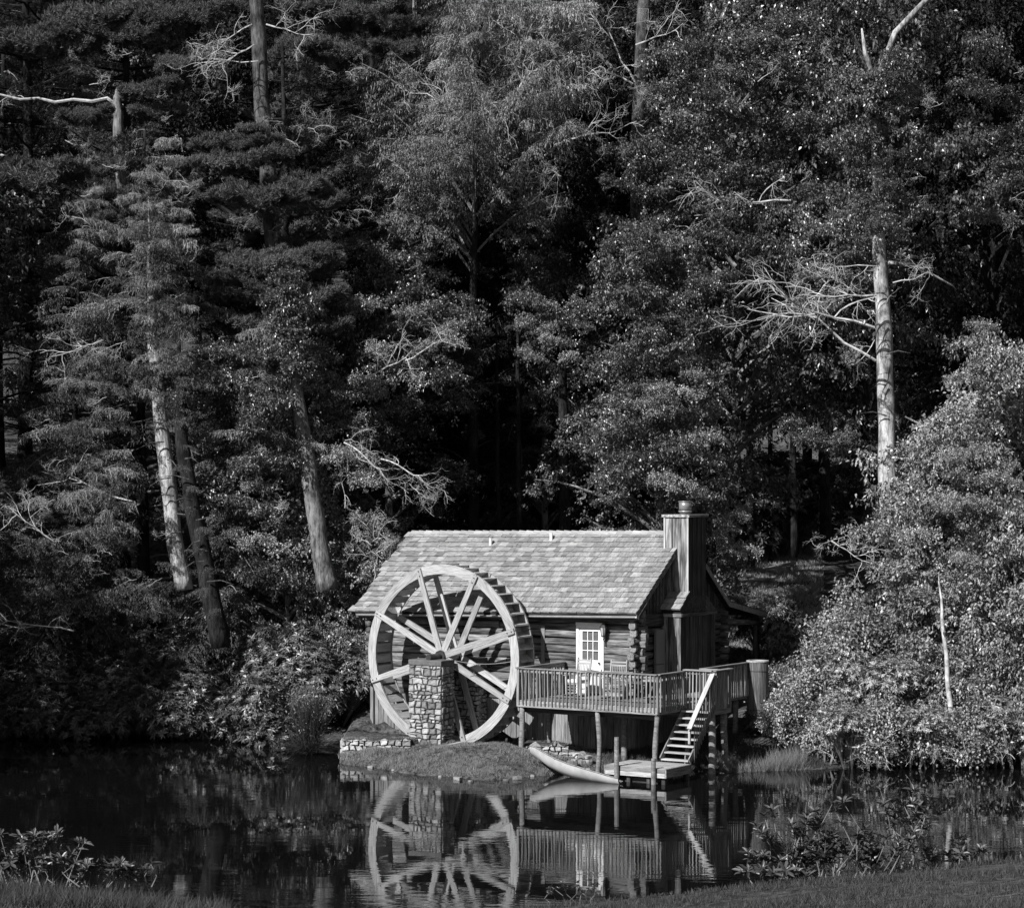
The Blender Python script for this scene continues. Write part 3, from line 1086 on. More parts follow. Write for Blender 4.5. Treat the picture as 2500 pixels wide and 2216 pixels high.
# ------------------------------------------------------------------ deck
DZ = 2.01
deck = thing('wooden_deck', 'raised grey timber deck with baluster railing on crooked log posts beside the mill', 'deck', (*UV(0, 0), 0), -TH)
FU0, FU1, FV = -2.46, 2.33, -2.82
BV = 2.77
nb = 20
for k in range(nb):
    v0_ = FV + .0 + k * (2.80 / nb)
    box('deck_board', deck, (FU0, v0_ + .004, DZ - .035 + random.uniform(-.003, .003)), (FU1, v0_ + 2.80 / nb - .004, DZ), 'deck_wood')
for k in range(19):
    v0_ = -.015 + k * .1465
    box('deck_board', deck, (.20 if v0_ < 1.3 or v0_ > 3.5 else .82, v0_ + .004, DZ - .035), (FU1, v0_ + .1425, DZ), 'deck_wood')
for k in range(7):
    v0_ = -1.22 + k * .1465
    box('deck_board', deck, (FU1 + .005, v0_ + .004, DZ - .034), (3.30, v0_ + .1425, DZ - .001), 'deck_wood')
# rim joists
box('rim_joist', deck, (FU0, FV - .045, 1.80), (FU1, FV - .003, 2.005), 'deck_wood')
box('rim_joist', deck, (FU0 - .045, FV, 1.80), (FU0 - .003, -.12, 2.005), 'deck_wood')
box('rim_joist', deck, (FU1 + .003, FV, 1.80), (FU1 + .045, -1.23, 2.005), 'deck_wood')
box('rim_joist', deck, (FU1 + .05, -1.27, 1.80), (3.30, -1.23, 2.005), 'deck_wood')
box('rim_joist', deck, (3.303, -1.27, 1.72), (3.345, -.18, 2.005), 'deck_wood')
box('rim_joist', deck, (FU1 + .003, -.18, 1.86), (FU1 + .045, BV, 2.005), 'deck_wood')
for k in range(7):
    u = FU0 + .3 + k * .72
    box('joist', deck, (u, FV + .02, 1.80), (u + .045, -.13, 1.965), 'dark_board')
for vv_ in (-2.6, -1.3):
    box('girder', deck, (FU0 + .05, vv_, 1.62), (FU1 - .05, vv_ + .09, 1.795), 'dark_board')


def railing(p0, p1, zb, zt, n, outward, newel0=True, newel1=True, capw=.14, lowrail=False):
    p0, p1 = Vector((*p0, 0)), Vector((*p1, 0))
    d_ = (p1 - p0)
    L = d_.length
    d_.normalize()
    on = Vector((*outward, 0))
    for k in range(n):
        s = (k + .5) / n * L + random.uniform(-.012, .012)
        p = p0 + d_ * s + on * .067
        tl = random.uniform(-.016, .016)
        beam('baluster', deck, (p.x, p.y, zb - .13 + random.uniform(-.01, .01)), (p.x + tl, p.y + tl, zt - .03), .042, .042, 'baluster_wood', up=(0, 1, 0))
    a = p0 + on * .03 - d_ * .02
    b_ = p1 + on * .03 + d_ * .02
    beam('rail_cap', deck, (a.x, a.y, zt + .002), (b_.x, b_.y, zt + .002), capw, .038, 'deck_wood', up=(0, 0, 1))
    a = p0 + on * .02
    b_ = p1 + on * .02
    beam('rail', deck, (a.x, a.y, zt - .075), (b_.x, b_.y, zt - .075), .038, .09, 'deck_wood', up=(0, 0, 1))


RT = 2.96
railing((FU0, FV), (FU1, FV), DZ, RT, 37, (0, -1))
railing((FU0, FV), (FU0, -.15), DZ, RT + .0, 20, (-1, 0))
railing((FU1, FV), (FU1, -1.27), DZ, RT, 12, (1, 0))
railing((FU1 + .06, -1.25), (3.30, -1.25), DZ, RT + .05, 8, (0, -1), capw=.2)
railing((3.30, -1.25), (3.30, -.2), DZ, RT + .05, 10, (1, 0), capw=.18)
railing((FU1, -.2), (FU1, BV), DZ + .05, RT, 24, (1, 0))
railing((FU1 + .06, -.2), (3.30, -.2), DZ, RT, 7, (0, 1))
for (u, v) in ((FU0, FV), (FU1, FV), (FU1, -1.25), (3.30, -1.25), (3.30, -.2), (FU1, -.2), (FU1, BV)):
    box('railing_post', deck, (u - .04, v - .04, 1.82), (u + .04, v + .04, RT - .03), 'baluster_wood')
# crooked log posts
def crooked(parent, name, u, v, z0_, z1_, r, seed, mat='post_wood', amp=.05):
    rs = np.random.default_rng(seed)
    ph = rs.uniform(0, 6, 4)
    zz = np.linspace(z0_, z1_, 9)
    pts = [(u + amp * math.sin(ph[0] + z * 2.2) * .6, v + amp * math.sin(ph[1] + z * 1.8) * .5, z) for z in zz]
    rad = [r * (1 + .06 * math.sin(ph[2] + z * 5) + rs.uniform(-.04, .04)) for z in zz]
    mb_ = MB()
    tube(mb_, pts, rad, 10)
    return mb_.obj(name, mat, parent, smooth=True)


for k, (u, v, z1_, r, amp) in enumerate(((FU0 + .08, FV + .06, 1.8, .085, .03), (.28, FV + .1, 1.8, .075, .09), (FU1 - .08, FV + .06, 1.8, .075, .05), (3.22, -1.15, 1.74, .105, .03), (3.2, -.30, 1.72, .10, .06), (2.42, -1.2, 1.8, .075, .02), (FU1 - .3, 2.6, 1.85, .09, .03), (.3, -1.2, 1.62, .09, .03), (-2.3, -1.3, 1.62, .08, .03))):
    x, y = UV(u, v)
    crooked(deck, 'support_post', u, v, min(gz(x, y) - .3, -.1 if k in (3,) else 9), z1_, r, 50 + k, amp=amp)

# ------------------------------------------------------------------ stairs
SU0, SU1, ST, SB = 2.40, 3.34, -1.28, -2.72
ZT, ZB = 2.0, .47
stairs = thing('wooden_stairs', 'steep wooden stairs with one handrail descending from the deck to the small dock', 'stairs', (*UV(0, 0), 0), -TH)
for u in (SU0, SU1):
    beam('stringer', stairs, (u, ST + .02, ZT - .08), (u, SB - .03, ZB + .05), .04, .19, 'deck_wood', up=(0, -.7, .7))
NT = 8
for k in range(NT):
    f = (k + 1) / (NT + .3)
    v_ = ST + (SB - ST) * f
    z_ = ZT + (ZB - ZT) * f
    box('tread', stairs, (SU0 + .03, v_ - .12, z_ - .02), (SU1 - .03, v_ + .12, z_ + .022), 'new_wood' if k % 3 else 'wheel_wood')
for k in range(12):
    f = (k + .3) / 12.8
    v_ = ST - .02 + (SB + .05 - ST) * f
    z_ = ZT + (ZB - ZT) * f
    beam('baluster', stairs, (SU1 + .035, v_, z_ - .18), (SU1 + .035, v_, z_ + .88), .026, .026, 'baluster_wood', up=(0, 1, 0))
beam('handrail', stairs, (SU1 - .02, ST + .0, RT - .02), (SU1 - .02, SB - .02, ZB + .98), .15, .045, 'new_wood', up=(0, -.7, .7))
beam('handrail', stairs, (SU1 + .002, ST + .0, RT - .09), (SU1 + .002, SB - .02, ZB + .91), .035, .10, 'deck_wood', up=(0, -.7, .7))
box('newel_post', stairs, (SU1 - .06, SB - .02, ZB + .55), (SU1 + .01, SB + .05, ZB + .96), 'new_wood')

# ------------------------------------------------------------------ dock and mooring posts
dock = thing('small_dock', 'low square wooden dock standing in the pond at the foot of the stairs', 'dock', (*UV(2.35, -3.4), 0), -TH)
DKU0, DKU1, DKV0, DKV1, DKZ = 1.4 - 2.35, 3.34 - 2.35, -4.16 + 3.4, -2.72 + 3.4, .45
for k in range(10):
    w = (DKV1 - DKV0) / 10
    box('dock_board', dock, (DKU0, DKV0 + k * w + .004, DKZ - .04 + random.uniform(-.003, .003)), (DKU1, DKV0 + (k + 1) * w - .004, DKZ), 'wheel_wood')
box('dock_beam', dock, (DKU0, DKV0 - .045, DKZ - .13), (DKU1, DKV0 - .003, DKZ - .005), 'deck_wood')
box('dock_beam', dock, (DKU0, DKV0 - .05, DKZ - .265), (DKU1, DKV0 - .003, DKZ - .135), 'wheel_wood')
box('dock_beam', dock, (DKU1 + .003, DKV0 - .045, DKZ - .26), (DKU1 + .045, DKV1, DKZ - .005), 'deck_wood')
box('dock_beam', dock, (DKU0 - .045, DKV0 - .045, DKZ - .26), (DKU0 - .003, DKV1, DKZ - .005), 'deck_wood')
for (u, v) in ((DKU0 + .12, DKV0 + .1), (DKU0 + .7, DKV0 + .1), (DKU0 + 1.35, DKV0 + .1), (DKU1 - .1, DKV0 + .1), (DKU1 - .1, DKV1 - .1), (DKU0 + .1, DKV1 - .1)):
    box('piling', dock, (u - .06, v - .06, -1.2), (u + .06, v + .06, DKZ - .045), 'dark_board')
box('cross_beam', dock, (DKU0 + .2, DKV0 + .17, -.05), (DKU1 - .1, DKV0 + .21, DKZ - .3), 'dark_board')
for (u, v, zt, lab) in ((1.82, -4.28, 1.27, 'tall weathered square mooring post by the left corner of the dock'), (3.02, -4.28, .74, 'short weathered mooring post at the front right of the dock')):
    x, y = UV(u, v)
    mb = MB()
    tube(mb, [(0, 0, -1.5), (.005, 0, -.2), (-.005, 0, .3), (0, 0, zt)], [.068, .068, .07, .067], 8)
    o = mb.obj('mooring_post', 'post_wood', None, (x, y, 0))
    tag(o, lab, 'post', 'mooring posts of the dock')

# ------------------------------------------------------------------ water wheel
WU, WR, WZ = -5.99, 2.87, 3.11
WF, WB = -1.75, -.86
wx, wy = UV(WU, (WF + WB) / 2)
wheel = thing('water_wheel', 'tall wooden overshot water wheel with eight double spokes beside the log mill', 'water wheel', (wx, wy, WZ - WR), -TH)
HUBZ = WR
hv = (WB - WF) / 2
A0 = R(18)
RI = WR - .30


def arc_seg(name, a0, a1, r0, r1, y0, y1, mat, n=8, jit=0):
    v_ = []
    q = []
    for i in range(n + 1):
        a = a0 + (a1 - a0) * i / n
        ca, sa = math.cos(a), math.sin(a)
        for (r, y) in ((r0, y0), (r1, y0), (r1, y1), (r0, y1)):
            v_.append((r * ca, y, HUBZ + r * sa))
    for i in range(n):
        for k in range(4):
            q.append((i * 4 + k, i * 4 + (k + 1) % 4, i * 4 + 4 + (k + 1) % 4, i * 4 + 4 + k))
    q.append((0, 3, 2, 1))
    q.append((n * 4, n * 4 + 1, n * 4 + 2, n * 4 + 3))
    am = (a0 + a1) / 2
    c = np.array((math.cos(am) * (r0 + r1) / 2, (y0 + y1) / 2, HUBZ + math.sin(am) * (r0 + r1) / 2))
    # turn the segment so that its grain runs along local X
    ta = am + PI / 2
    Mi = Matrix(((math.cos(ta), 0, math.sin(ta)), (0, 1, 0), (-math.sin(ta), 0, math.cos(ta))))
    vv2 = (np.array(v_) - c) @ np.array(Mi).T
    return link(name, MB().add(vv2, q).mesh(name, mat), wheel, c, Mi.transposed().to_quaternion())


for side, y0, y1 in ((0, -hv, -hv + .07), (1, hv - .07, hv)):
    for k in range(8):
        a0 = A0 + k * PI / 4 + .006
        a1 = A0 + (k + 1) * PI / 4 - .006
        arc_seg('rim_segment', a0, a1, RI, WR, y0 + random.uniform(-.006, .006), y1, 'wheel_wood')
    # spokes
    for k in range(8):
        a = A0 + k * PI / 4
        ca, sa = math.cos(a), math.sin(a)
        yy = (y0 - .035) if side == 0 else (y0 - .0)
        yh = yy + (.02 if k % 2 else -.0)
        p0 = Vector((ca * .12, yh, HUBZ + sa * .12))
        p1 = Vector((ca * (WR - .02), yy, HUBZ + sa * (WR - .02)))
        if side == 1:
            p1 = Vector((ca * (RI + .05), yy - .03, HUBZ + sa * (RI + .05)))
        # tapered spoke
        mbs = MB()
        L = (p1 - p0).length
        hh0, hh1 = .108, .082
        wv_ = .035
        vs = []
        for (x_, h_) in ((0, hh0), (L * .5, (hh0 + hh1) / 2 * random.uniform(.95, 1.05)), (L, hh1)):
            vs += [(x_, -wv_, -h_), (x_, wv_, -h_), (x_, wv_, h_), (x_, -wv_, h_)]
        q = []
        for i in range(2):
            for kk in range(4):
                q.append((i * 4 + kk, i * 4 + (kk + 1) % 4, i * 4 + 4 + (kk + 1) % 4, i * 4 + 4 + kk))
        q += [(0, 3, 2, 1), (8, 9, 10, 11)]
        me = mbs.add(vs, q).mesh('spoke', 'wheel_wood')
        link('spoke', me, wheel, p0, frame_from(p0, p1, (0, 1, 0) if False else (-sa, 0, ca)).to_quaternion())
        if side == 0:
            for rr in (WR - .10, WR - .26):
                mbb = MB()
                tube(mbb, [(ca * rr, yy - .035, HUBZ + sa * rr), (ca * rr, yy - .06, HUBZ + sa * rr)], .018, 6)
                mbb.obj('bolt', 'dark_metal', wheel)
# buckets
NBK = 48
bl = (hv - .075) * 2
bw = []
prof = [(RI + .015, .030), (WR + .004, -.045)]
th = .022
for j, (r, a) in enumerate(prof):
    pass


def bucket_mesh():
    mb_ = MB()
    v_ = []
    for (r, a) in prof:
        for da in (-.009, .009):
            ca, sa = math.cos(a + da), math.sin(a + da)
            for y in (-bl / 2, bl / 2):
                v_.append((r * ca - RI, y, r * sa))
    # per profile point: 0 lowL 1 lowR 2 hiL 3 hiR
    q = []
    for i in range(1):
        b0, b1 = i * 4, i * 4 + 4
        q += [(b0, b0 + 1, b1 + 1, b1), (b0 + 2, b1 + 2, b1 + 3, b0 + 3), (b0, b1, b1 + 2, b0 + 2), (b0 + 1, b0 + 3, b1 + 3, b1 + 1)]
    q += [(0, 2, 3, 1), (4, 5, 7, 6)]
    return mb_.add(v_, q).mesh('bucket', 'bucket_wood')


bm_ = bucket_mesh()
for k in range(NBK):
    a = k * 2 * PI / NBK + .02
    M = Matrix(((math.cos(a), 0, -math.sin(a)), (0, 1, 0), (math.sin(a), 0, math.cos(a))))
    link('bucket', bm_, wheel, (math.cos(a) * RI, 0, HUBZ + math.sin(a) * RI), M.to_quaternion())
# sole boards close the drum on its inner side
for k in range(NBK):
    a = (k + .5) * 2 * PI / NBK + .02
    ca, sa = math.cos(a), math.sin(a)
    if random.random() < .05:
        continue
    wd = 2 * PI * RI / NBK * .78
    t_ = Vector((-sa, 0, ca))
    c = Vector((ca * (RI + .02), 0, HUBZ + sa * (RI + .02))) - t_ * .03
    beam('sole_board', wheel, c - Vector((0, bl / 2, 0)), c + Vector((0, bl / 2, 0)), .022, wd, 'bucket_wood', up=t_)
# hub and axle
mb = MB()
tube(mb, [(0, -hv - .14, HUBZ), (0, -hv - .05, HUBZ), (0, -hv - .05, HUBZ)], [.19, .2, .2], 8)
mb.obj('hub', 'dark_metal', wheel)
mb = MB()
tube(mb, [(0, hv - .13, HUBZ), (0, hv + .1, HUBZ)], .22, 8)
mb.obj('hub', 'dark_metal', wheel)
mb = MB()
tube(mb, [(0, -hv - .75, HUBZ), (0, hv + .5, HUBZ)], .10, 12)
mb.obj('axle', 'dark_metal', wheel)
mb = MB()
tube(mb, [(0, -hv + .03, HUBZ), (0, hv - .13, HUBZ)], .16, 8)
mb.obj('axle_sleeve', 'bucket_wood', wheel)


# ------------------------------------------------------------------ stone piers
def pier(name, lab, u0, u1, v0, v1, zb, zt, seed, cap=True):
    x, y = UV((u0 + u1) / 2, (v0 + v1) / 2)
    t = thing(name, lab, 'stone pier', (x, y, zb), -TH, 'stone piers carrying the wheel axle')
    a, b_ = (u1 - u0) / 2, (v1 - v0) / 2
    H = zt - zb
    box('mortar_core', t, (-a + .05, -b_ + .05, -.3), (a - .05, b_ - .05, H - .16), 'mortar')
    sw, sh = (.09, .30), (.07, .25)
    stone_face(t, (-a, -b_ + .03, 0), (1, 0, 0), (0, -1, 0), 2 * a, H - .17, sw, sh, 'stone', seed=seed)
    stone_face(t, (a - .03, -b_ + .05, 0), (0, 1, 0), (1, 0, 0), 2 * b_ - .05, H - .17, sw, sh, 'stone', seed=seed + 1)
    stone_face(t, (-a + .03, -b_ + .05, 0), (0, 1, 0), (-1, 0, 0), 2 * b_ - .05, H - .17, (.2, .34), (.14, .24), 'stone', seed=seed + 2)
    box('pier_cap', t, (-a - .0, -b_ - .0, H - .17), (a + .0, b_ + .0, H), 'concrete')
    return t


pier('stone_pier', 'tall lit fieldstone pier with concrete cap in front of the water wheel', -6.62, -5.38, -2.68, -1.95, .05, 3.04, 11)
pier('stone_pier', 'shaded fieldstone pier standing between the water wheel and the mill wall', -6.6, -5.38, -.62, -.10, .05, 3.0, 31)
# footing stones by the pier
ft = thing('stone_footing', 'low row of footing stones at the base of the front pier', 'stones', (*UV(-5.9, -2.75), .1), -TH)
for k in range(9):
    link('stone', stone_mesh(k % 8, 'pale_stone' if k < 2 else 'stone'), ft, (-.75 + k * .24, -.12 + .05 * (k % 2) + k * .045, .05 + k * .02), Matrix.Rotation(k * .7, 3, 'Z').to_quaternion(), (.30, .28, .24))

# retaining walls
wl = thing('low_stone_wall', 'low pale stone retaining wall at the water left of the wheel', 'stone wall', (-5.25, 69.3, 0))
stone_face(wl, (0, 0, .12), (1, .02, 0), (0, -1, 0), 2.15, .56, (.11, .26), (.11, .18), 'pale_stone', seed=5, ragged=.12)
stone_face(wl, (0, .02, .0), (0, 1, 0), (-1, 0, 0), 1.6, .62, (.16, .3), (.14, .2), 'stone', seed=6)
box('mortar_core', wl, (.06, .06, -.3), (2.1, .5, .62), 'mortar')
wr = thing('low_stone_wall', 'crumbling low stone wall under the deck behind the canoe', 'stone wall', (.30, 67.75, .12))
stone_face(wr, (0, 0, 0), (1, .0, 0), (0, -1, 0), 1.42, .66, (.12, .30), (.12, .2), 'pale_stone', seed=8, ragged=.2)
box('mortar_core', wr, (.06, .06, -.3), (1.3, .5, .55), 'mortar')
wr2 = wr
stone_face(wr2, (1.42, -.0, 0), Vector((.62, -.78, 0)).normalized(), Vector((-.78, -.62, 0)).normalized(), .9, .42, (.14, .28), (.12, .2), 'stone', seed=9, ragged=.25)
# bank stones
k = 0
for (px, py, D, s) in ((1400, 1862, 66.9, .26), (1412, 1875, 66.6, .22), (1422, 1853, 67.2, .3), (1436, 1868, 66.8, .16), (1405, 1845, 67.4, .3), (1393, 1858, 67.0, .25)):
    x = (px - 1250) / FPX * D
    o = link('bank_stone', stone_mesh(k, 'stone'), None, (x, D, gz(x, D) + s * .2), Matrix.Rotation(k, 3, 'Z').to_quaternion(), (s, s * .8, s * .75))
    tag(o, 'grey fieldstone lying on the bank behind the canoe', 'stone', 'loose stones on the bank behind the canoe')
    k += 1

# plank on the ground below the wheel
xa, ya = UV(-5.6, -2.75)
pl = thing('loose_plank', 'pale loose plank lying on the ground at the foot of the pier', 'plank', PX(1078, 1822, 68.9))
beam('board', pl, (0, 0, .02), tuple(PX(1160, 1803, 68.7) - PX(1078, 1822, 68.9)), .14, .03, 'wheel_wood')
# cable sagging from the pier to the deck
mb = MB()
pa, pb = PX(1110, 1612, 69.3), PX(1268, 1610, 69.3)
tube(mb, [tuple(pa.lerp(pb, t) - Vector((0, 0, .12 * 4 * t * (1 - t)))) for t in np.linspace(0, 1, 9)], .009, 5)
tag(mb.obj('cable', 'gutter_metal'), 'thin pale cable sagging across the spokes in front of the wheel', 'cable')

# ------------------------------------------------------------------ canoe
def make_canoe():
    P0 = Vector((.58, 66.0, 0))
    P1 = Vector((3.06, 63.65, 0))
    t = thing('canoe', 'pale canoe with its bow on the grassy bank and its stern in the pond', 'canoe', (P0.x, P0.y, 0))
    L = (P1 - P0).length
    d_ = (P1 - P0).normalized()
    n_ = Vector((d_.y, -d_.x, 0))     # toward the camera and left
    if n_.y > 0:
        n_ = -n_
    nu, nvv = 26, 13
    verts, inner = [], []
    for i in range(nu):
        f = i / (nu - 1)
        # keel and sheer heights along the length (bow at f=0 on the bank)
        sheer = np.interp(f, [0, .08, .2, .35, .5, .7, .88, 1], [.78, .74, .59, .42, .31, .22, .15, .12])
        keel = np.interp(f, [0, .08, .2, .35, .5, .7, .88, 1], [.56, .44, .24, .08, -.01, -.05, -.06, -.03])
        half = np.interp(f, [0, .05, .2, .4, .6, .8, .95, 1], [.10, .15, .25, .31, .31, .25, .15, .11])
        base = P0 + d_ * (f * L) - P0
        for j in range(nvv):
            a = PI * j / (nvv - 1)
            ca, sa = math.cos(a), math.sin(a)
            off = half * math.copysign(abs(ca) ** .75, ca)
            z = sheer - (sheer - keel) * (abs(sa) ** .8)
            # roll the hull a little away from the camera so that its side shows
            roll = .32
            cz = (sheer + keel) / 2
            zz = cz + (z - cz) * math.cos(roll) - off * math.sin(roll) * -1.0 * 1.5
            oo = off * math.cos(roll)
            p = base + n_ * oo + Vector((0, 0, zz))
            verts.append(tuple(p))
            c = base + Vector((0, 0, sheer))
            inner.append(tuple(p + (c - p) * .04))
    q = [(i * nvv + j, (i + 1) * nvv + j, (i + 1) * nvv + j + 1, i * nvv + j + 1) for i in range(nu - 1) for j in range(nvv - 1)]
    MB().add(verts, q).obj('hull', 'canoe_hull', t, smooth=True)
    MB().add(inner, [tuple(reversed(f)) for f in q]).obj('hull_lining', 'canoe_inside', t, smooth=True)
    for s in (0, nvv - 1):
        mb_ = MB()
        tube(mb_, [verts[i * nvv + s] for i in range(nu)], .018, 6)
        mb_.obj('gunwale', 'deck_wood', t, smooth=True)
    # stern plate
    last = [verts[(nu - 1) * nvv + j] for j in range(nvv)]
    c = tuple(np.mean(np.array(last), axis=0))
    MB().add(last + [c], None, [(j, j + 1, nvv) for j in range(nvv - 1)]).obj('stern_plate', 'dark_metal', t)
    for f in (.35, .7):
        i = int(f * nu)
        a, b_ = verts[i * nvv], verts[i * nvv + nvv - 1]
        beam('seat', t, a, b_, .2, .02, 'deck_wood')
    return t


make_canoe()


# ------------------------------------------------------------------ rocking chairs and table on the deck
def rocking_chair(u, v, rz, lab, cush):
    x, y = UV(u, v)
    t = thing('rocking_chair', lab, 'rocking chair', (x, y, DZ), -TH + rz, 'rocking chairs on the deck')
    cw = 'chair_wood'
    for s in (-1, 1):
        mb_ = MB()
        pts = [(s * .26, yy, .03 + .16 * (yy - .02) ** 2) for yy in np.linspace(-.42, .46, 9)]
        tube(mb_, pts, .022, 5)
        mb_.obj('rocker', 'dark_board', t)
        beam('front_leg', t, (s * .26, -.22, .05), (s * .26, -.24, .64), .04, .04, cw, up=(0, 1, 0))
        beam('back_post', t, (s * .26, .20, .05), (s * .25, .38, 1.15), .04, .04, cw, up=(0, 1, 0))
        beam('armrest', t, (s * .28, -.28, .65), (s * .28, .30, .63), .09, .025, cw, up=(0, 0, 1))
        beam('side_rung', t, (s * .26, -.22, .25), (s * .26, .22, .25), .025, .025, cw)
    for k in range(7):
        yy = -.22 + k * .068
        beam('seat_slat', t, (-.25, yy, .43 - .02 * k / 6), (.25, yy, .43 - .02 * k / 6), .055, .018, cw)
    for z_ in (.62, .99, 1.08):
        yy = .20 + (z_ - .05) * .164
        beam('back_rail', t, (-.25, yy, z_), (.25, yy, z_), .03, .055, cw)
    for k in range(8):
        xx = -.2 + k * .4 / 7
        beam('back_spindle', t, (xx, .295, .63), (xx, .352, .98), .018, .018, cw, up=(0, 1, 0))
    for k in range(4):
        z_ = .12 + k * .09
        beam('front_rung', t, (-.26, -.23, z_), (.26, -.23, z_), .022, .022, cw)
    if cush:
        c = thing('seat_cushion', 'white cushion lying on the left rocking chair seat', 'cushion', (*UV(u, v), DZ + .44), -TH + rz)
        box('cushion_pad', c, (-.23, -.24, 0), (.23, .2, .08), 'cushion')
        box('cushion_back', c, (-.22, .205, .05), (.22, .27, .30), 'cushion')
    return t


rocking_chair(-1.52, -.95, R(-6), 'left wooden rocking chair with white cushion in front of the door', True)
rocking_chair(-.12, -1.1, R(8), 'right wooden rocking chair beside the door, standing before the log wall', False)
tb = thing('side_table', 'small dark side table standing between rocking chair and railing corner', 'table', (*UV(.65, -1.0), DZ), -TH)
box('tabletop', tb, (-.3, -.25, .50), (.3, .25, .54), 'dark_board')
for (a, b_) in ((-.25, -.2), (.25, -.2), (-.25, .2), (.25, .2)):
    box('leg', tb, (a - .025, b_ - .025, 0), (a + .025, b_ + .025, .5), 'dark_board')
pt = thing('picnic_table', 'long pale plank table standing at the right end of the deck', 'table', (*UV(1.65, -1.1), DZ), -TH)
for k in range(4):
    box('table_plank', pt, (-.32 + k * .16, -.85, .66), (-.17 + k * .16, .85, .70), 'wheel_wood')
for yy in (-.6, .6):
    beam('leg', pt, (-.28, yy, 0), (-.05, yy, .66), .05, .09, 'deck_wood', up=(0, 1, 0))
    beam('leg', pt, (.28, yy, 0), (.05, yy, .66), .05, .09, 'deck_wood', up=(0, 1, 0))
    box('brace', pt, (-.3, yy - .02, .60), (.3, yy + .02, .657), 'deck_wood')

# ------------------------------------------------------------------ round tank behind the deck end
tx, ty = 7.62, 69.9
tank = thing('round_wooden_tank', 'tall round wooden tank with pale rim at the far right end of the deck', 'tank', (tx, ty, 1.2))
NS = 20
tr_ = .315
for k in range(NS):
    a = 2 * PI * k / NS
    w = 2 * PI * tr_ / NS * .97
    beam('stave', tank, (tr_ * math.cos(a), tr_ * math.sin(a), -.2), (tr_ * math.cos(a), tr_ * math.sin(a), 1.78), w, .04, 'tank_wood', up=(math.cos(a), math.sin(a), 0))
for z_ in (.3, 1.5):
    mb = MB()
    pts = [((tr_ + .025) * math.cos(a), (tr_ + .025) * math.sin(a), z_) for a in np.linspace(0, 2 * PI, 25)]
    tube(mb, pts, .012, 4, cap=False)
    mb.obj('hoop', 'dark_metal', tank)
mb = MB()
v_ = []
for i in range(24):
    a = 2 * PI * i / 24
    for r in (tr_ - .06, tr_ + .035):
        v_ += [(r * math.cos(a), r * math.sin(a), 1.78), (r * math.cos(a), r * math.sin(a), 1.82)]
q = []
for i in range(24):
    b0, b1 = i * 4, ((i + 1) % 24) * 4
    q += [(b0 + 1, b0 + 3, b1 + 3, b1 + 1), (b0 + 2, b1 + 2, b1 + 3, b0 + 3), (b0, b0 + 1, b1 + 1, b1)]
mb.add(v_, q).obj('rim', 'new_wood', tank)
mb = MB()
tube(mb, [(0, 0, 1.60), (0, 0, 1.64)], tr_ - .03, 20)
mb.obj('lid', 'dark_board', tank)

# ------------------------------------------------------------------ split-rail fence behind
fn = thing('split_rail_fence', 'weathered split-rail fence crossing the grassy slope behind the mill', 'fence', (8.5, 90, 4))


def fpt(px, py, D):
    return PX(px, py, D) - Vector((8.5, 90, 4))


def fpost(px, pyt, pyb, D, r=.08):
    a = fpt(px, pyb, D)
    b_ = fpt(px, pyt, D)
    log('post', fn, a, b_, r * 2, r * 2, .8, 'fence_wood')


fpost(1762, 1378, 1425, 88, .1)
fpost(1780, 1392, 1446, 87, .1)
fpost(1934, 1372, 1420, 92)
for (a, b_) in (((1740, 1391, 88), (1800, 1395, 87.5)), ((1775, 1393, 87.4), (1860, 1389, 89)), ((1850, 1391, 89), (1940, 1374, 92)), ((1785, 1420, 87), (1870, 1414, 89)), ((1860, 1415, 89), (1940, 1408, 92))):
    log('rail', fn, fpt(*a), fpt(*b_), .13, .13, .8, 'fence_wood')
fp = thing('split_rail_fence', 'dark low fence rail seen under the back porch roof', 'fence', (7.5, 78, 2))
for (a, b_) in (((1765, 1597, 79), (1875, 1601, 78)),):
    p, q_ = PX(*a) - Vector((7.5, 78, 2)), PX(*b_) - Vector((7.5, 78, 2))
    log('rail', fp, p, q_, .12, .12, .8, 'dark_board')
for px in (1768, 1872):
    log('post', fp, PX(px, 1640, 78.5) - Vector((7.5, 78, 2)), PX(px, 1590, 78.5) - Vector((7.5, 78, 2)), .13, .13, .8, 'dark_board')
lp = thing('yard_lantern', 'small pale lantern box on a post by the fence behind the chimney', 'lantern', PX(1760, 1400, 87))
box('lantern_body', lp, (-.10, -.10, .0), (.10, .10, .30), 'white_paint')
box('lantern_roof', lp, (-.16, -.16, .303), (.16, .16, .34), 'dark_board')
box('post', lp, (-.05, -.05, -.9), (.05, .05, -.003), 'fence_wood')

# ================================================================== VEGETATION
def leaf_quads(mb, P, D, Nn, L, W, droop=.15):
    """rhombic leaves: P base (n,3), D direction, Nn approx normal"""
    n = len(P)
    D = D / (np.linalg.norm(D, axis=1)[:, None] + 1e-9)
    S = np.cross(D, Nn)
    S /= np.linalg.norm(S, axis=1)[:, None] + 1e-9
    L = np.broadcast_to(L, (n,))[:, None]
    W = np.broadcast_to(W, (n,))[:, None]
    mid = P + D * L * .45
    tip = P + D * L
    tip[:, 2] -= (L[:, 0] * droop)
    v = np.stack([P, mid + S * W * .5, tip, mid - S * W * .5], 1).reshape(-1, 3)
    i = np.arange(n)[:, None] * 4
    q = i + np.arange(4)[None, :]
    mb.add(v, q)


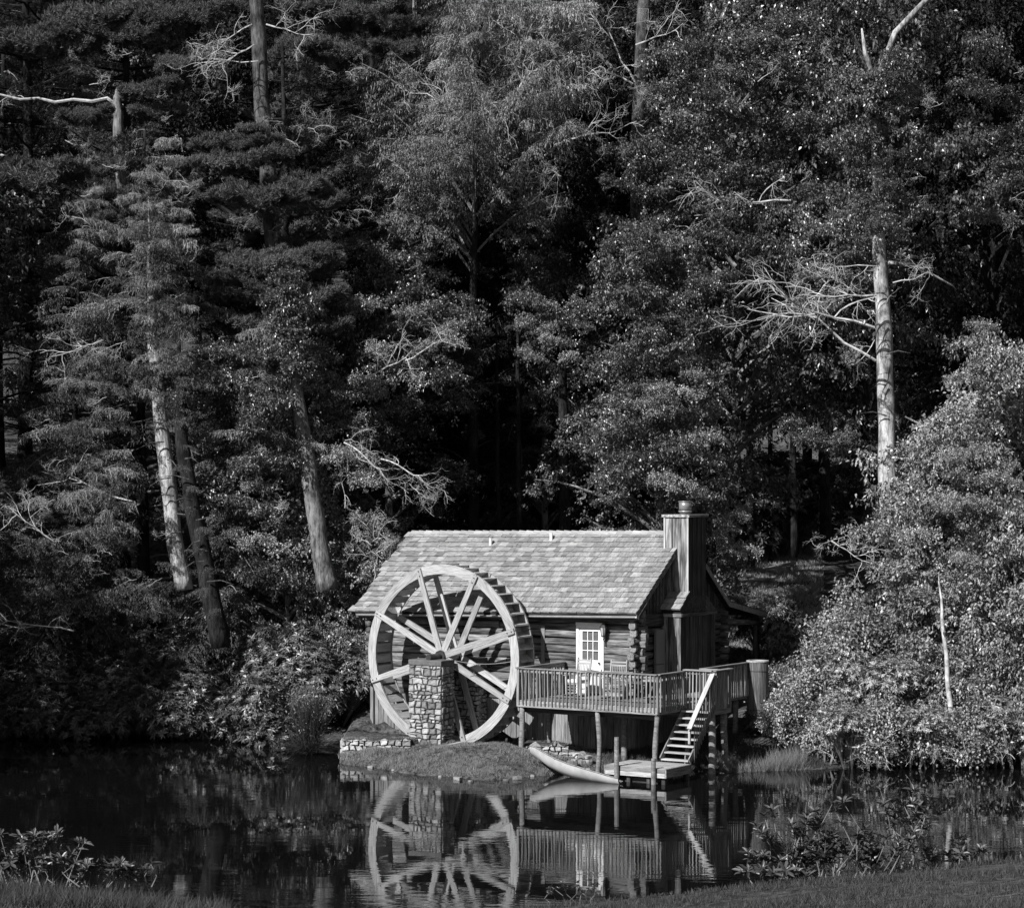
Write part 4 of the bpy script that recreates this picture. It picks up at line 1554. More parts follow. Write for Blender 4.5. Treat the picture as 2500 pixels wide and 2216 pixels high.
def needle_tris(mb, P, D, L, W, rs):
    n = len(P)
    D = D / (np.linalg.norm(D, axis=1)[:, None] + 1e-9)
    S = np.cross(D, rs.normal(size=(n, 3)))
    S /= np.linalg.norm(S, axis=1)[:, None] + 1e-9
    L = np.broadcast_to(L, (n,))[:, None]
    v = np.stack([P - S * W * .5, P + S * W * .5, P + D * L], 1).reshape(-1, 3)
    mb.add(v, None, np.arange(n)[:, None] * 3 + np.arange(3)[None, :])


def bez(p0, p1, p2, n):
    t = np.linspace(0, 1, n)[:, None]
    return (1 - t) ** 2 * p0 + 2 * t * (1 - t) * p1 + t ** 2 * p2


def rdir(rs, n):
    d = rs.normal(size=(n, 3))
    return d / np.linalg.norm(d, axis=1)[:, None]


def trunk_mesh(name, H, r0, mat, rs, lean=0.0, top=.18, n=10, fork=False):
    z = np.linspace(-.6, H, 16)
    ph = rs.uniform(0, 6, 4)
    w = np.clip(z / H, 0, 1)
    pts = np.stack([lean * w * H + .012 * H * np.sin(ph[0] + w * 5) * w, .012 * H * np.sin(ph[1] + w * 4) * w, z], 1)
    rad = r0 * (1 - (1 - top) * w) * (1 + .35 * np.exp(-np.clip(z, 0, 9) * 2.5))
    rad *= 1 + rs.uniform(-.03, .03, len(z))
    mb = MB()
    tube(mb, pts, rad, n)
    return mb, pts


def broadleaf(seed, H, zc, Rr, nl, ncl, nleaf, leaf, mat, cl=.55, r0=.22, bark='grey_bark', flat=.26):
    rs = np.random.default_rng(seed)
    tmb, tp = trunk_mesh('trunk', H * .92, r0, bark, rs)
    lm, bmb = MB(), MB()
    lob = rs.uniform(0, 2 * PI, 3)
    for i in range(nl):
        f = (i + rs.uniform(0, 1)) / nl
        z = zc + (H - zc) * f
        prof = (np.sin(PI * (0.10 + .86 * f) ** .75) ** .7)
        az = rs.uniform(0, 2 * PI)
        Rx = Rr * prof * rs.uniform(.55, 1.12) * (1 + .22 * math.sin(2 * az + lob[0] + 4 * f) + .15 * math.sin(3 * az + lob[1]))
        Rx = max(Rx, .5)
        e = np.array([math.cos(az) * Rx, math.sin(az) * Rx, z + rs.uniform(-.3, .5)])
        s = np.array([0, 0, max(zc * .6, z - Rx * rs.uniform(.3, .7))])
        s[0] = np.interp(s[2], tp[:, 2], tp[:, 0])
        s[1] = np.interp(s[2], tp[:, 2], tp[:, 1])
        mpt = (s + e) / 2 + np.array([0, 0, Rx * .18])
        path = bez(s, mpt, e, 7)
        tube(bmb, path, np.linspace(.05, .012, 7) * (1 + Rx * .12), 4, cap=False)
        for j in range(ncl):
            t = .35 + .7 * rs.uniform(0, 1) ** .7
            c = (1 - t) ** 2 * s + 2 * t * (1 - t) * mpt + t * t * e
            c = c + rs.normal(size=3) * np.array([cl, cl, cl * .55]) * .8
            out = np.array([math.cos(az), math.sin(az), 0])
            # a spray: flattened clump of leaves
            nn = int(nleaf * rs.uniform(.6, 1.3))
            ns = max(3, nn // 10)
            qs = rs.normal(size=(ns, 3)) * np.array([cl, cl, cl * flat]) * .72
            qs[:, 2] -= .35 * (qs[:, 0] ** 2 + qs[:, 1] ** 2) / cl
            si = rs.integers(0, ns, nn)
            sn = rdir(rs, ns) * .75 + np.array([0, 0, .8]) + out * .45
            sd_ = rdir(rs, ns) * .8 + out * .5
            sp = np.cross(sd_, sn)
            q = qs[si] + rs.normal(size=(nn, 1)) * sd_[si] * .09 + rs.normal(size=(nn, 1)) * sp[si] * .09 + rs.normal(size=(nn, 3)) * .025
            P = c + q
            D = rdir(rs, nn) * .8 + sd_[si] * .5
            D[:, 2] -= .35
            Nn = rdir(rs, nn) * .35 + sn[si]
            leaf_quads(lm, P, D, Nn, leaf * rs.uniform(.7, 1.25, nn), leaf * .58 * rs.uniform(.7, 1.2, nn))
    return dict(trunk=tmb.mesh('trunk', bark, True), branches=bmb.mesh('branches', bark), crown=lm.mesh('foliage', mat))


def pine(seed, H, zc, Rr, dens=1.0, mat='pine_needle', bark='dark_bark', r0=.30, nl=.15):
    rs = np.random.default_rng(seed)
    tmb, tp = trunk_mesh('trunk', H, r0, bark, rs)
    nm, bmb = MB(), MB()
    z = zc
    while z < H - .3:
        f = (z - zc) / (H - zc)
        for b in range(rs.integers(3, 6)):
            az = rs.uniform(0, 2 * PI)
            Lb = Rr * (1 - f) ** .6 * rs.uniform(.45, 1.1) + .35
            zz = z + rs.uniform(-.3, .3)
            s = np.array([np.interp(zz, tp[:, 2], tp[:, 0]), np.interp(zz, tp[:, 2], tp[:, 1]), zz])
            out = np.array([math.cos(az), math.sin(az), 0])
            e = s + out * Lb + np.array([0, 0, Lb * rs.uniform(.0, .28)])
            path = bez(s, (s + e) / 2 - np.array([0, 0, Lb * .08]), e, 6)
            tube(bmb, path, np.linspace(.045, .01, 6) * (.6 + Lb * .25), 4, cap=False)
            side = np.array([-out[1], out[0], 0])
            nt = int(Lb * 34 * dens)
            t = rs.uniform(.22, 1.0, nt) ** .8
            cpts = path[0] + (path[-1] - path[0]) * t[:, None]
            lat = rs.uniform(-1, 1, nt) * (.14 + .36 * Lb * np.sin(PI * np.clip(t, .05, .95)) ** .8 * .6)
            P = cpts + side * lat[:, None] + rs.normal(size=(nt, 3)) * np.array([.05, .05, .06])
            P[:, 2] += .10 * Lb * t - .10 * np.abs(lat)
            k = 12
            PP = np.repeat(P, k, 0)
            base = out * .8 + np.array([0, 0, .55]) + 0 * side
            DD = base + np.repeat(np.sign(lat)[:, None] * side * .5, k, 0) + rdir(rs, nt * k) * .95
            needle_tris(nm, PP + rs.normal(size=PP.shape) * .03, DD, nl * rs.uniform(.7, 1.2, nt * k), .022, rs)
        z += rs.uniform(.45, .85) * (1 if f < .7 else .7)
    return dict(trunk=tmb.mesh('trunk', bark, True), branches=bmb.mesh('branches', bark), crown=nm.mesh('foliage', mat))


def hemlock(seed, H, zc, Rr, mat='hemlock_needle', bark='dark_bark', r0=.24, dens=1.0, bare=.06, twigmat='twig', up=0.0):
    """drooping sprays on pale twigs"""
    rs = np.random.default_rng(seed)
    tmb, tp = trunk_mesh('trunk', H, r0, bark, rs)
    nm, bmb = MB(), MB()
    nbr = int((H - zc) * 5.2 * dens)
    for i in range(nbr):
        f = (i + rs.uniform()) / nbr
        z = zc + (H - zc) * f
        az = rs.uniform(0, 2 * PI)
        Lb = Rr * (1 - f) ** .75 * rs.uniform(.5, 1.12) + .3
        s = np.array([np.interp(z, tp[:, 2], tp[:, 0]), np.interp(z, tp[:, 2], tp[:, 1]), z])
        out = np.array([math.cos(az), math.sin(az), 0])
        side = np.array([-out[1], out[0], 0])
        e = s + out * Lb + np.array([0, 0, -Lb * rs.uniform(.05, .45) + up * Lb * rs.uniform(.5, 1.2)])
        mid = (s + e) / 2 + np.array([0, 0, Lb * .22])
        path = bez(s, mid, e, 6)
        tube(bmb, path, np.linspace(.035, .008, 6) * (.6 + Lb * .2), 4, cap=False)
        isbare = rs.uniform() < bare
        nt = max(5, int(Lb * 11))
        for j in range(nt):
            t = .2 + .8 * (j + rs.uniform()) / nt
            p = (1 - t) ** 2 * s + 2 * t * (1 - t) * mid + t * t * e
            sg = 1 if j % 2 else -1
            Lt = (.22 + .32 * Lb * (1 - abs(t - .45))) * rs.uniform(.6, 1.1)
            dt = out * .55 + side * sg * rs.uniform(.5, 1) + np.array([0, 0, rs.uniform(-.55, .05)])
            dt /= np.linalg.norm(dt)
            q = p + dt * Lt + np.array([0, 0, -.22 * Lt])
            if rs.uniform() < (.9 if isbare else .25):
                tube(bmb, [p, (p + q) / 2 + np.array([0, 0, .04]), q], [.008, .006, .003], 3, cap=False)
            if isbare:
                continue
            nn = int(26 * Lt / .45 * rs.uniform(.7, 1.2)) + 4
            tt = rs.uniform(.08, 1.05, nn)
            P = p + (q - p) * tt[:, None] + rs.normal(size=(nn, 3)) * np.array([.07, .07, .035])
            P[:, 2] -= .04 * tt
            D = dt * .7 + rdir(rs, nn) * .75 + np.array([0, 0, -.3])
            leaf_quads(nm, P, D, rdir(rs, nn) * .5 + np.array([0, 0, 1.0]) + out * .2, .13 * rs.uniform(.6, 1.3, nn), .032)
    return dict(trunk=tmb.mesh('trunk', bark, True), branches=bmb.mesh('branches', twigmat), crown=nm.mesh('foliage', mat))


def rhodo(seed, Rr, Hh, nwh, leaf, mat, wid=.27, whorl=9, round_=False, gaps=.3):
    """evergreen shrub: whorls of long leaves on the ends of crooked stems"""
    rs = np.random.default_rng(seed)
    lm, bmb = MB(), MB()
    nd = 7
    domes = []
    for i in range(nd):
        a = rs.uniform(0, 2 * PI)
        r = Rr * math.sqrt(rs.uniform(0, 1)) * .65
        domes.append((math.cos(a) * r, math.sin(a) * r, Hh * rs.uniform(.2, .62), Rr * rs.uniform(.35, .6), Hh * rs.uniform(.25, .42)))
    for i in range(nwh):
        d = domes[rs.integers(nd)]
        az, el = rs.uniform(0, 2 * PI), math.asin(rs.uniform(-.35, 1))
        nrm = np.array([math.cos(az) * math.cos(el), math.sin(az) * math.cos(el), math.sin(el)])
        dep = 1 - gaps * rs.uniform(0, 1) ** 2 * 1.4
        c = np.array([d[0], d[1], d[2]]) + nrm * np.array([d[3], d[3], d[4]]) * dep + rs.normal(size=3) * .04
        if c[2] < .05:
            continue
        axis = nrm * .7 + np.array([0, 0, .75]) + rs.normal(size=3) * .25
        axis /= np.linalg.norm(axis)
        k = max(4, whorl + rs.integers(-2, 3))
        if round_:
            P = c + rs.normal(size=(k, 3)) * leaf * 1.0
            D = rdir(rs, k) + nrm * .4 - np.array([0, 0, .3])
            leaf_quads(lm, P, D, rdir(rs, k) * .5 + np.array([0, 0, .8]) + nrm * .5, leaf * rs.uniform(.7, 1.2, k), leaf * wid * 2.4)
        else:
            u_ = np.cross(axis, [0.3, .2, 1.0])
            u_ /= np.linalg.norm(u_)
            w_ = np.cross(axis, u_)
            an = np.arange(k) * 2 * PI / k + rs.uniform(0, 6)
            D = np.cos(an)[:, None] * u_ + np.sin(an)[:, None] * w_ + axis * rs.uniform(.05, .7)
            D += rs.normal(size=D.shape) * .18
            leaf_quads(lm, np.repeat(c[None], k, 0), D, np.repeat(axis[None], k, 0), leaf * rs.uniform(.75, 1.2, k), leaf * wid, .2)
        if i % 5 == 0:
            tube(bmb, bez(np.array([d[0] * .5, d[1] * .5, 0]), np.array([d[0], d[1], d[2] * .7]), c, 5), np.linspace(.025, .006, 5), 3, cap=False)
    return dict(branches=bmb.mesh('stems', 'twig'), crown=lm.mesh('foliage', mat))


def dead_mesh(seed, L, gnarl=.35, depth=4, r0=.03, spread=.9, nsub=(3, 5)):
    rs = np.random.default_rng(seed)
    mb = MB()

    def grow(p, d, Lc, r, lev):
        n = 5
        pts = [p]
        dd = d.copy()
        for i in range(n):
            dd = dd + rs.normal(size=3) * gnarl * .5
            dd[2] *= .9
            dd /= np.linalg.norm(dd)
            pts.append(pts[-1] + dd * Lc / n)
        tube(mb, pts, np.linspace(r, r * .45, n + 1), 4 if lev > 1 else 5, cap=False)
        if lev >= depth:
            return
        for k in range(rs.integers(*nsub) + (1 if lev == 0 else 0)):
            i = rs.integers(1, n + 1)
            nd = dd + rs.normal(size=3) * spread
            nd /= np.linalg.norm(nd)
            grow(pts[i], nd, Lc * rs.uniform(.45, .7), r * .55, lev + 1)
    grow(np.zeros(3), np.array([1.0, 0, 0]), L * .6, r0, 0)
    return mb.mesh('dead_branch', 'dead_twig')


PROTO = {
    'broadA': broadleaf(1, 17, 3.5, 4.2, 74, 7, 150, .125, 'broad_leaf', cl=.44),
    'broadB': broadleaf(2, 15, 2.5, 3.6, 64, 7, 150, .11, 'broad_leaf', cl=.42),
    'broadC': broadleaf(3, 19, 6.0, 4.6, 70, 7, 145, .145, 'broad_leaf', cl=.46, bark='dark_bark'),
    'maple': broadleaf(4, 8.5, 1.0, 3.0, 64, 8, 110, .115, 'sunlit_leaf', cl=.42, r0=.09, bark='pale_bark', flat=.28),
    'maple2': broadleaf(5, 6.5, .5, 2.4, 54, 8, 110, .105, 'sunlit_leaf', cl=.38, r0=.07, bark='pale_bark', flat=.28),
    'pineA': pine(11, 24, 6, 4.6),
    'pineB': pine(12, 20, 4, 4.0),
    'hemA': hemlock(21, 20, 2.0, 4.2),
    'lace': hemlock(23, 24, 11.5, 5.0, bark='dark_bark', mat='lace_needle', bare=.06, twigmat='twig', up=1.0, dens=1.15),
    'hemB': hemlock(22, 16, 1.5, 3.6, bare=.08),
    'rhA': rhodo(31, 1.7, 2.6, 1500, .18, 'rhodo_leaf'),
    'rhB': rhodo(32, 1.5, 2.1, 1300, .17, 'rhodo_leaf'),
    'shA': rhodo(33, 1.6, 2.3, 1000, .10, 'sunlit_leaf', .3, 11, True, .75),
    'rhC': rhodo(35, 1.6, 2.3, 1100, .14, 'sunlit_leaf', gaps=.5),
    'shB': rhodo(34, 1.3, 1.8, 850, .09, 'sunlit_leaf', .3, 11, True, .75),
}
for k_, src in (('rhA', 'rhAd'), ('rhB', 'rhBd')):  # same shrubs recoloured darker for shaded places
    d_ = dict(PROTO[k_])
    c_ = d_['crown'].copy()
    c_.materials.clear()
    c_.materials.append(MATS['rhodo_leaf_shaded'])
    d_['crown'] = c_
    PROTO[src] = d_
for k_, src in (('broadA', 'forestShadeA'), ('broadC', 'forestShadeB'), ('pineA', 'forestShadeP'), ('hemA', 'forestShadeH'), ('broadB', 'forestShadeC'), ('pineB', 'forestShadeQ')):  # same crowns recoloured, shade carried by the leaf colour
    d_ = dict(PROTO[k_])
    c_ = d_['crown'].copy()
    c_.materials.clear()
    c_.materials.append(MATS['shaded_leaf'])
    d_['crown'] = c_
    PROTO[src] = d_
DEAD = [dead_mesh(41 + i, 3.0, .62 + .12 * (i % 2), 4, .022, 1.0) for i in range(4)]
DEADL = [dead_mesh(51 + i, 3.6, .42, 4, .034, .85) for i in range(3)]


def tree(proto, name, label, cat, x, y, s=1.0, sz=None, rz=None, group=None, lean=(0, 0), z=None, skip=(), foliage='crown'):
    rz = random.uniform(0, 2 * PI) if rz is None else rz
    z = gz(x, y) - .05 if z is None else z
    t = thing(name, label, cat, (x, y, z), rz, group)
    t.rotation_euler = (lean[0], lean[1], rz)
    t.scale = (s, s, sz if sz else s)
    P = PROTO[proto]
    for k in ('trunk', 'branches', 'crown'):
        if k in P and k not in skip:
            link({'trunk': 'trunk', 'branches': 'branches', 'crown': foliage}[k], P[k], t)
    return t


def at(px, D):
    return (px - 1250) / FPX * D


def dead(parent, px, py, D, L, ang, tilt=0.0, kind=0, yaw=0.0, large=False, name='dead_branch'):
    """a bare pale branch of the given tree; direction ang in the picture plane, yaw towards the camera"""
    p = PX(px, py, D)
    d = Vector((math.cos(ang) * math.cos(yaw), -math.sin(yaw), math.sin(ang) * math.cos(yaw)))
    M = frame_from((0, 0, 0), d, (0, .3, 1) if abs(d.z) < .9 else (1, 0, 0)).to_4x4()
    me = (DEADL if large else DEAD)[kind % (3 if large else 4)]
    W = Matrix.Translation(p) @ M @ Matrix.Scale(L / 3.0, 4)
    o = bpy.data.objects.new(name, me)
    COL.objects.link(o)
    o.parent = parent
    bpy.context.view_layer.update() if False else None
    Mp = Matrix.LocRotScale(parent.location, parent.rotation_euler, parent.scale)
    o.matrix_local = Mp.inverted() @ W
    return o


def big_trunk(name, label, cat, pts, bark, kind_cat=None, group=None, n=14, extra=None):
    """pts: (px, py, D, radius px)"""
    base = PX(pts[0][0], pts[0][1], pts[0][2])
    bx, by = base.x, base.y
    t = thing(name, label, cat, (bx, by, base.z), 0, group)
    P = np.array([tuple(PX(a, b, d) - base) for (a, b, d, r) in pts])
    r = np.array([rr / FPX * d for (a, b, d, rr) in pts])
    # resample smoothly with slight wobble
    s = np.linspace(0, len(P) - 1, len(P) * 4)
    Pi = np.stack([np.interp(s, np.arange(len(P)), P[:, k]) for k in range(3)], 1)
    ri = np.interp(s, np.arange(len(P)), r)
    Pi[1:-1, 0] += np.sin(np.arange(1, len(s) - 1) * 1.3) * .02
    ri = ri * (1 + .04 * np.sin(np.arange(len(s)) * 2.1))
    mb = MB()
    tube(mb, Pi, ri, n)
    mb.obj('trunk', bark, t, smooth=True)
    return t


# ---- far hill: rows of dark trees closing the view
gfar = 'trees far up the dark wooded hillside'
k = 0
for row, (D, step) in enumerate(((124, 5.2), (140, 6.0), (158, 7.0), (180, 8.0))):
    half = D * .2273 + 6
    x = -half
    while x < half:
        pr = ['forestShadeA', 'forestShadeP', 'forestShadeB', 'forestShadeH'][k % 4]
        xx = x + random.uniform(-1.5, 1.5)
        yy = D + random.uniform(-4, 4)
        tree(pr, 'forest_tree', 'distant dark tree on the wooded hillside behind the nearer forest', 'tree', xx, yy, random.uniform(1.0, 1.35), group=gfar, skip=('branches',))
        x += step
        k += 1

# ---- middle rows
gmid = 'tall trees of the shaded forest behind the mill'
mid = []
for D, step, off in ((104, 4.6, 0), (95, 5.0, 2.0)):
    half = D * .2273 + 3
    x = -half + off
    while x < half:
        mid.append((x + random.uniform(-1.2, 1.2), D + random.uniform(-3, 3)))
        x += step
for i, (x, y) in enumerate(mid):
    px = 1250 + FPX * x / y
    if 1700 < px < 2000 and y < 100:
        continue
    pr = ['forestShadeB', 'forestShadeP', 'broadC', 'forestShadeA', 'forestShadeQ', 'forestShadeH', 'broadA'][i % 7]
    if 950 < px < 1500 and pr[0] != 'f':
        pr = 'forestShadeC'  # centre hollow darkened through the crown colour
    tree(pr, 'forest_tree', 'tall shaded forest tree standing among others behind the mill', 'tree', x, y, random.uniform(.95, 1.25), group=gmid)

# ---- dark bare trunks seen in the shaded gaps
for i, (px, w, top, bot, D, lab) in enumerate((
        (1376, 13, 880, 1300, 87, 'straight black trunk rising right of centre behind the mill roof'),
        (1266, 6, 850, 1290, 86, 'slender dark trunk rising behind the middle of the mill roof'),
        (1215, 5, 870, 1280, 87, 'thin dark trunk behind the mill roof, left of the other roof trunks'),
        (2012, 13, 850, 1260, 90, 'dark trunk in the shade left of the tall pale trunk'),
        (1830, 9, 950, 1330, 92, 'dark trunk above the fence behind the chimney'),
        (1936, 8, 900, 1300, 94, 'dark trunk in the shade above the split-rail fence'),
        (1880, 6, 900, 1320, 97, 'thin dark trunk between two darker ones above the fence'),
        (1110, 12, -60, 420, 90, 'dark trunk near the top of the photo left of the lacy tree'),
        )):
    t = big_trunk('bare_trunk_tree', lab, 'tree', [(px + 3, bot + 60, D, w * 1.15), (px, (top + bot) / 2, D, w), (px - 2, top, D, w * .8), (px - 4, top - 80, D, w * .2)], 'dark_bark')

# ---- hand placed front trees
def tr(proto, name, label, px, D, s=1.0, sz=None, cat='tree', lean=(0, 0), group=None, rz=None, skip=()):
    return tree(proto, name, label, cat, at(px, D), D, s, sz, rz=rz, group=group, lean=lean, skip=skip)


T = {}
T['hemL'] = tr('hemB', 'hemlock_tree', 'wispy pale hemlock with hanging twigs left of the tall dark pine', 350, 80, 1.15, 1.25)
T['hemL2'] = tr('hemA', 'hemlock_tree', 'drooping hemlock overhanging the pond at the far left', 190, 79, .85, .85)
T['hemL3'] = tr('hemB', 'hemlock_tree', 'low hemlock with bare hanging twigs behind the left bank bushes', 560, 79, .85, .8)
T['pineL'] = tr('pineA', 'pine_tree', 'layered white pine with soft plumes at the upper left', 300, 86, 1.1, 1.12)
T['pineM'] = tr('pineB', 'pine_tree', 'tall white pine with flat needle layers left of centre', 690, 84, 1.0, 1.12)
T['pineT'] = tr('forestShadeP', 'pine_tree', 'big dark pine filling the top left corner', 60, 92, 1.15, 1.2)
T['br1'] = tr('broadB', 'broadleaf_tree', 'sunlit leafy tree above the left end of the mill roof', 950, 84, .95, .95)
T['br2'] = tr('forestShadeC', 'broadleaf_tree', 'leafy tree between the pine and the roof, upper left of centre', 800, 88, 1.0, 1.1)
T['lace'] = tr('lace', 'hemlock_tree', 'lacy pale tree with ascending branches at the top centre', 1160, 86, 1.0, 1.15)
T['dk1'] = tr('forestShadeH', 'hemlock_tree', 'shade-coloured hemlock below the lacy pale tree, left of centre', 1020, 90, 1.0, 1.0)
T['dk2'] = tr('forestShadeH', 'hemlock_tree', 'shade-coloured hemlock below the lacy pale tree, right of centre', 1270, 91, 1.0, 1.05)
T['dk3'] = tr('forestShadeC', 'broadleaf_tree', 'dark leafy tree in the hollow between the roof and the lacy tree', 1150, 92, 1.0, 1.1)
T['br3'] = tr('broadB', 'broadleaf_tree', 'leafy tree with sunlit crown hanging over the middle of the roof', 1330, 90, .8, 1.0)
T['br4'] = tr('broadB', 'broadleaf_tree', 'dense sunlit leafy tree rising behind the chimney', 1610, 80, .95, 1.0)
T['br5'] = tr('broadA', 'broadleaf_tree', 'tall leafy tree above the chimney at the upper right', 1790, 86, 1.1, 1.35, skip=('trunk',))
T['br6'] = tr('broadC', 'broadleaf_tree', 'tall leafy tree crossed by the pale trunk at the right', 2120, 84, 1.05, 1.35, skip=('trunk',))
T['br7'] = tr('forestShadeB', 'broadleaf_tree', 'dark leafy tree at the upper right edge', 2420, 86, 1.15, 1.35)
T['br8'] = tr('forestShadeA', 'broadleaf_tree', 'leafy tree at the top, left of the pine with bare limbs', 1480, 94, 1.1, 1.4)
T['mapR'] = tr('maple', 'maple_tree', 'bright maple with tiered leaves at the right edge', 2440, 74, 1.25, 1.32)
T['mapR2'] = tr('maple', 'maple_tree', 'bright leafy maple above the right bank', 2330, 72, 1.0, 1.05)
T['mapR3'] = tr('maple2', 'maple_tree', 'sunlit young maple on the right bank beside the pale trunk', 2270, 73, 1.0, 1.15)
T['mapR4'] = tr('maple2', 'maple_tree', 'small maple with big leaves at the right corner of the bank', 2480, 69, 1.1, 1.2)
T['mapC'] = tr('maple2', 'maple_tree', 'small leafy tree directly behind the chimney cap', 1750, 79, .42, .75, skip=('crown', 'branches'))
T['brL'] = tr('maple', 'young_tree', 'pale-leaved young tree left of the mill roof', 700, 80, 1.0, .95)
T['brL2'] = tr('maple2', 'young_tree', 'small pale tree beside the left roof corner', 880, 79, .8, .85)

# ---- big trunks that catch light
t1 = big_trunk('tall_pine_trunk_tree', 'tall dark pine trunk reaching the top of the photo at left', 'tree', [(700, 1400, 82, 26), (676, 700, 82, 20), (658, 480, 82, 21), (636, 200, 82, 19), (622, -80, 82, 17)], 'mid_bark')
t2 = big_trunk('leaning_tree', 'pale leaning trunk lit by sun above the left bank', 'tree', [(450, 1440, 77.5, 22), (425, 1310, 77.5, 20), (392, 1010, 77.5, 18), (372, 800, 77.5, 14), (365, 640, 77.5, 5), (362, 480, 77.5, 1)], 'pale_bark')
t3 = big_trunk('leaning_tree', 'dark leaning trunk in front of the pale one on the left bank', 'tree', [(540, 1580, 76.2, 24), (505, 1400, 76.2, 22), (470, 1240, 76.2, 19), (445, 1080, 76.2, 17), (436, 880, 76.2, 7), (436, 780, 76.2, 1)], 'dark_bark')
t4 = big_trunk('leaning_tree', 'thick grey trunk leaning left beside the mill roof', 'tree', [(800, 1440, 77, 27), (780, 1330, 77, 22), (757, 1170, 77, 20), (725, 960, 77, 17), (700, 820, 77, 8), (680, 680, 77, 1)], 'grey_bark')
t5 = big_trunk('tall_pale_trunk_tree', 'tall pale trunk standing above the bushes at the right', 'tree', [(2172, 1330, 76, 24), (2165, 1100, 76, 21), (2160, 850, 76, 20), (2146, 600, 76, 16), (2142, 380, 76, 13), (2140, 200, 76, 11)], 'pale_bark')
b5 = PX(2172, 1330, 76)
for pts, rr in ((((2140, 200), (2185, 80), (2262, 0), (2330, -70)), (8, 7, 7, 6)), (((2140, 205), (2112, 130), (2104, 70)), (7, 6, 2)), (((2148, 640), (2230, 645), (2330, 700)), (5, 4, 2))):
    mb = MB()
    tube(mb, [tuple(PX(a, b_, 76) - b5) for (a, b_) in pts], [r_ / FPX * 76 for r_ in rr], 8)
    mb.obj('limb', 'pale_bark', t5, smooth=True)
t6 = big_trunk('bare_limbed_pine', 'pine trunk with bare white limbs at the top right of centre', 'tree', [(1555, 560, 88, 19), (1560, 260, 88, 17), (1572, 0, 88, 15), (1578, -90, 88, 13)], 'mid_bark')
t7 = big_trunk('birch_tree', 'thin white birch stem leaning over the right bank', 'tree', [(2330, 1845, 68, 7), (2322, 1760, 68, 7), (2313, 1640, 68, 6), (2300, 1500, 68, 4), (2292, 1400, 68.5, 1)], 'dead_twig', n=8)
t8 = big_trunk('dead_pine_tree', 'broken pale snag with a long bare limb at the upper left', 'tree', [(300, 520, 84, 14), (288, 300, 84, 13), (286, 235, 84, 9), (288, 215, 84, 3)], 'grey_bark')
mb = MB()
b8 = PX(300, 520, 84)
tube(mb, [tuple(PX(a, b_, 84) - b8) for (a, b_) in ((292, 262), (262, 240), (225, 248), (180, 243), (135, 250), (95, 240), (50, 243), (0, 231), (-60, 236))], [.08, .065, .07, .055, .06, .045, .05, .035, .02], 6)
mb.obj('limb', 'dead_twig', t8)
dead(t8, 60, 240, 84, 1.6, PI - .5, kind=1)
dead(t8, 20, 236, 84, 1.8, PI + .5, kind=2)

# dark stubs crossing the pale trunks
for (t_, pts_) in ((t2, [(385 + i * 8, 990 + i * 44, 77.1) for i in range(8)]), (t3, [(452 + i * 9, 1120 + i * 50, 75.8) for i in range(7)]), (t5, [(2160 + i, 640 + i * 75, 75.6) for i in range(7)])):
    for i, (a_, b2_, D_) in enumerate(pts_):
        base_ = Vector(t_.location)
        p0_ = PX(a_, b2_, D_) - base_
        sg_ = -1 if i % 3 else 1
        p2_ = p0_ + Vector((sg_ * random.uniform(.35, 1.0), -random.uniform(.1, .5), random.uniform(-.35, .1)))
        mb = MB()
        tube(mb, [tuple(p0_), tuple((p0_ + p2_) / 2 + Vector((0, 0, .10))), tuple(p2_)], [.028, .02, .006], 5)
        mb.obj('branch_stub', 'mid_bark', t_)
left_lim = lambda px, py: px > 290 - (py - 600) * .42
# bare limbs
dead(t6, 1545, 205, 86, 3.3, 2.6, kind=0, large=True, yaw=.3)
dead(t6, 1552, 110, 86, 2.8, .35, kind=1, large=True, yaw=.3)
dead(t6, 1550, 200, 86, 3.2, 2.05, kind=2, large=True, yaw=.4)
dead(t6, 1575, 220, 86, 2.6, .3, kind=0, large=True, yaw=.5)
dead(t5, 2135, 800, 75, 5.0, PI - .35, kind=0, large=True, yaw=.3)
dead(t5, 2140, 720, 75, 3.6, PI + .1, kind=1, large=True, yaw=.2)
dead(t5, 2138, 880, 75, 4.2, PI - .45, kind=2, large=True, yaw=.4)
dead(t5, 2142, 650, 75, 3.0, PI - .1, kind=2, yaw=.2)
dead(t5, 2180, 690, 75, 2.6, -.1, kind=1, yaw=.3)
dead(t5, 2135, 830, 75, 2.4, -2.0, kind=3, yaw=.3)
dead(t1, 615, 60, 81, 2.6, PI + .5, kind=0, large=True, yaw=.4)
dead(t1, 620, 110, 81, 2.8, PI + .7, kind=1, large=True, yaw=.5)
dead(t1, 630, 150, 81, 2.2, PI + .2, kind=2, large=True, yaw=.3)
dead(t1, 650, 60, 81, 2.6, -.3, kind=1, large=True, yaw=.3)
dead(t1, 665, 330, 81, 2.0, -.4, kind=2, yaw=.3)
dead(T['br1'], 900, 920, 79, 2.6, .5, kind=1, large=True, yaw=.3)
dead(T['br1'], 990, 880, 79, 2.2, .1, kind=2, large=True, yaw=.3)
dead(T['br4'], 1610, 590, 77, 1.8, PI + .3, kind=2)
dead(T['br5'], 1930, 490, 80, 4.0, PI - .1, kind=0, large=True, yaw=.2)
dead(T['br5'], 1850, 200, 80, 1.8, .3, kind=1)
dead(T['hemL'], 250, 830, 77.5, 2.6, PI + .4, kind=1, large=True, yaw=.3)
dead(T['hemL2'], 330, 1225, 76, 3.4, PI - .12, kind=2, large=True, yaw=.2)
dead(T['hemL2'], 180, 1540, 75.4, 3.0, PI - .3, kind=0, large=True, yaw=.2)
dead(T['hemL2'], 130, 1320, 75.6, 2.6, PI - .6, kind=1, large=True, yaw=.2)
dead(T['mapR3'], 2030, 1320, 69.0, 1.9, -.5, kind=1, large=True, yaw=.3)
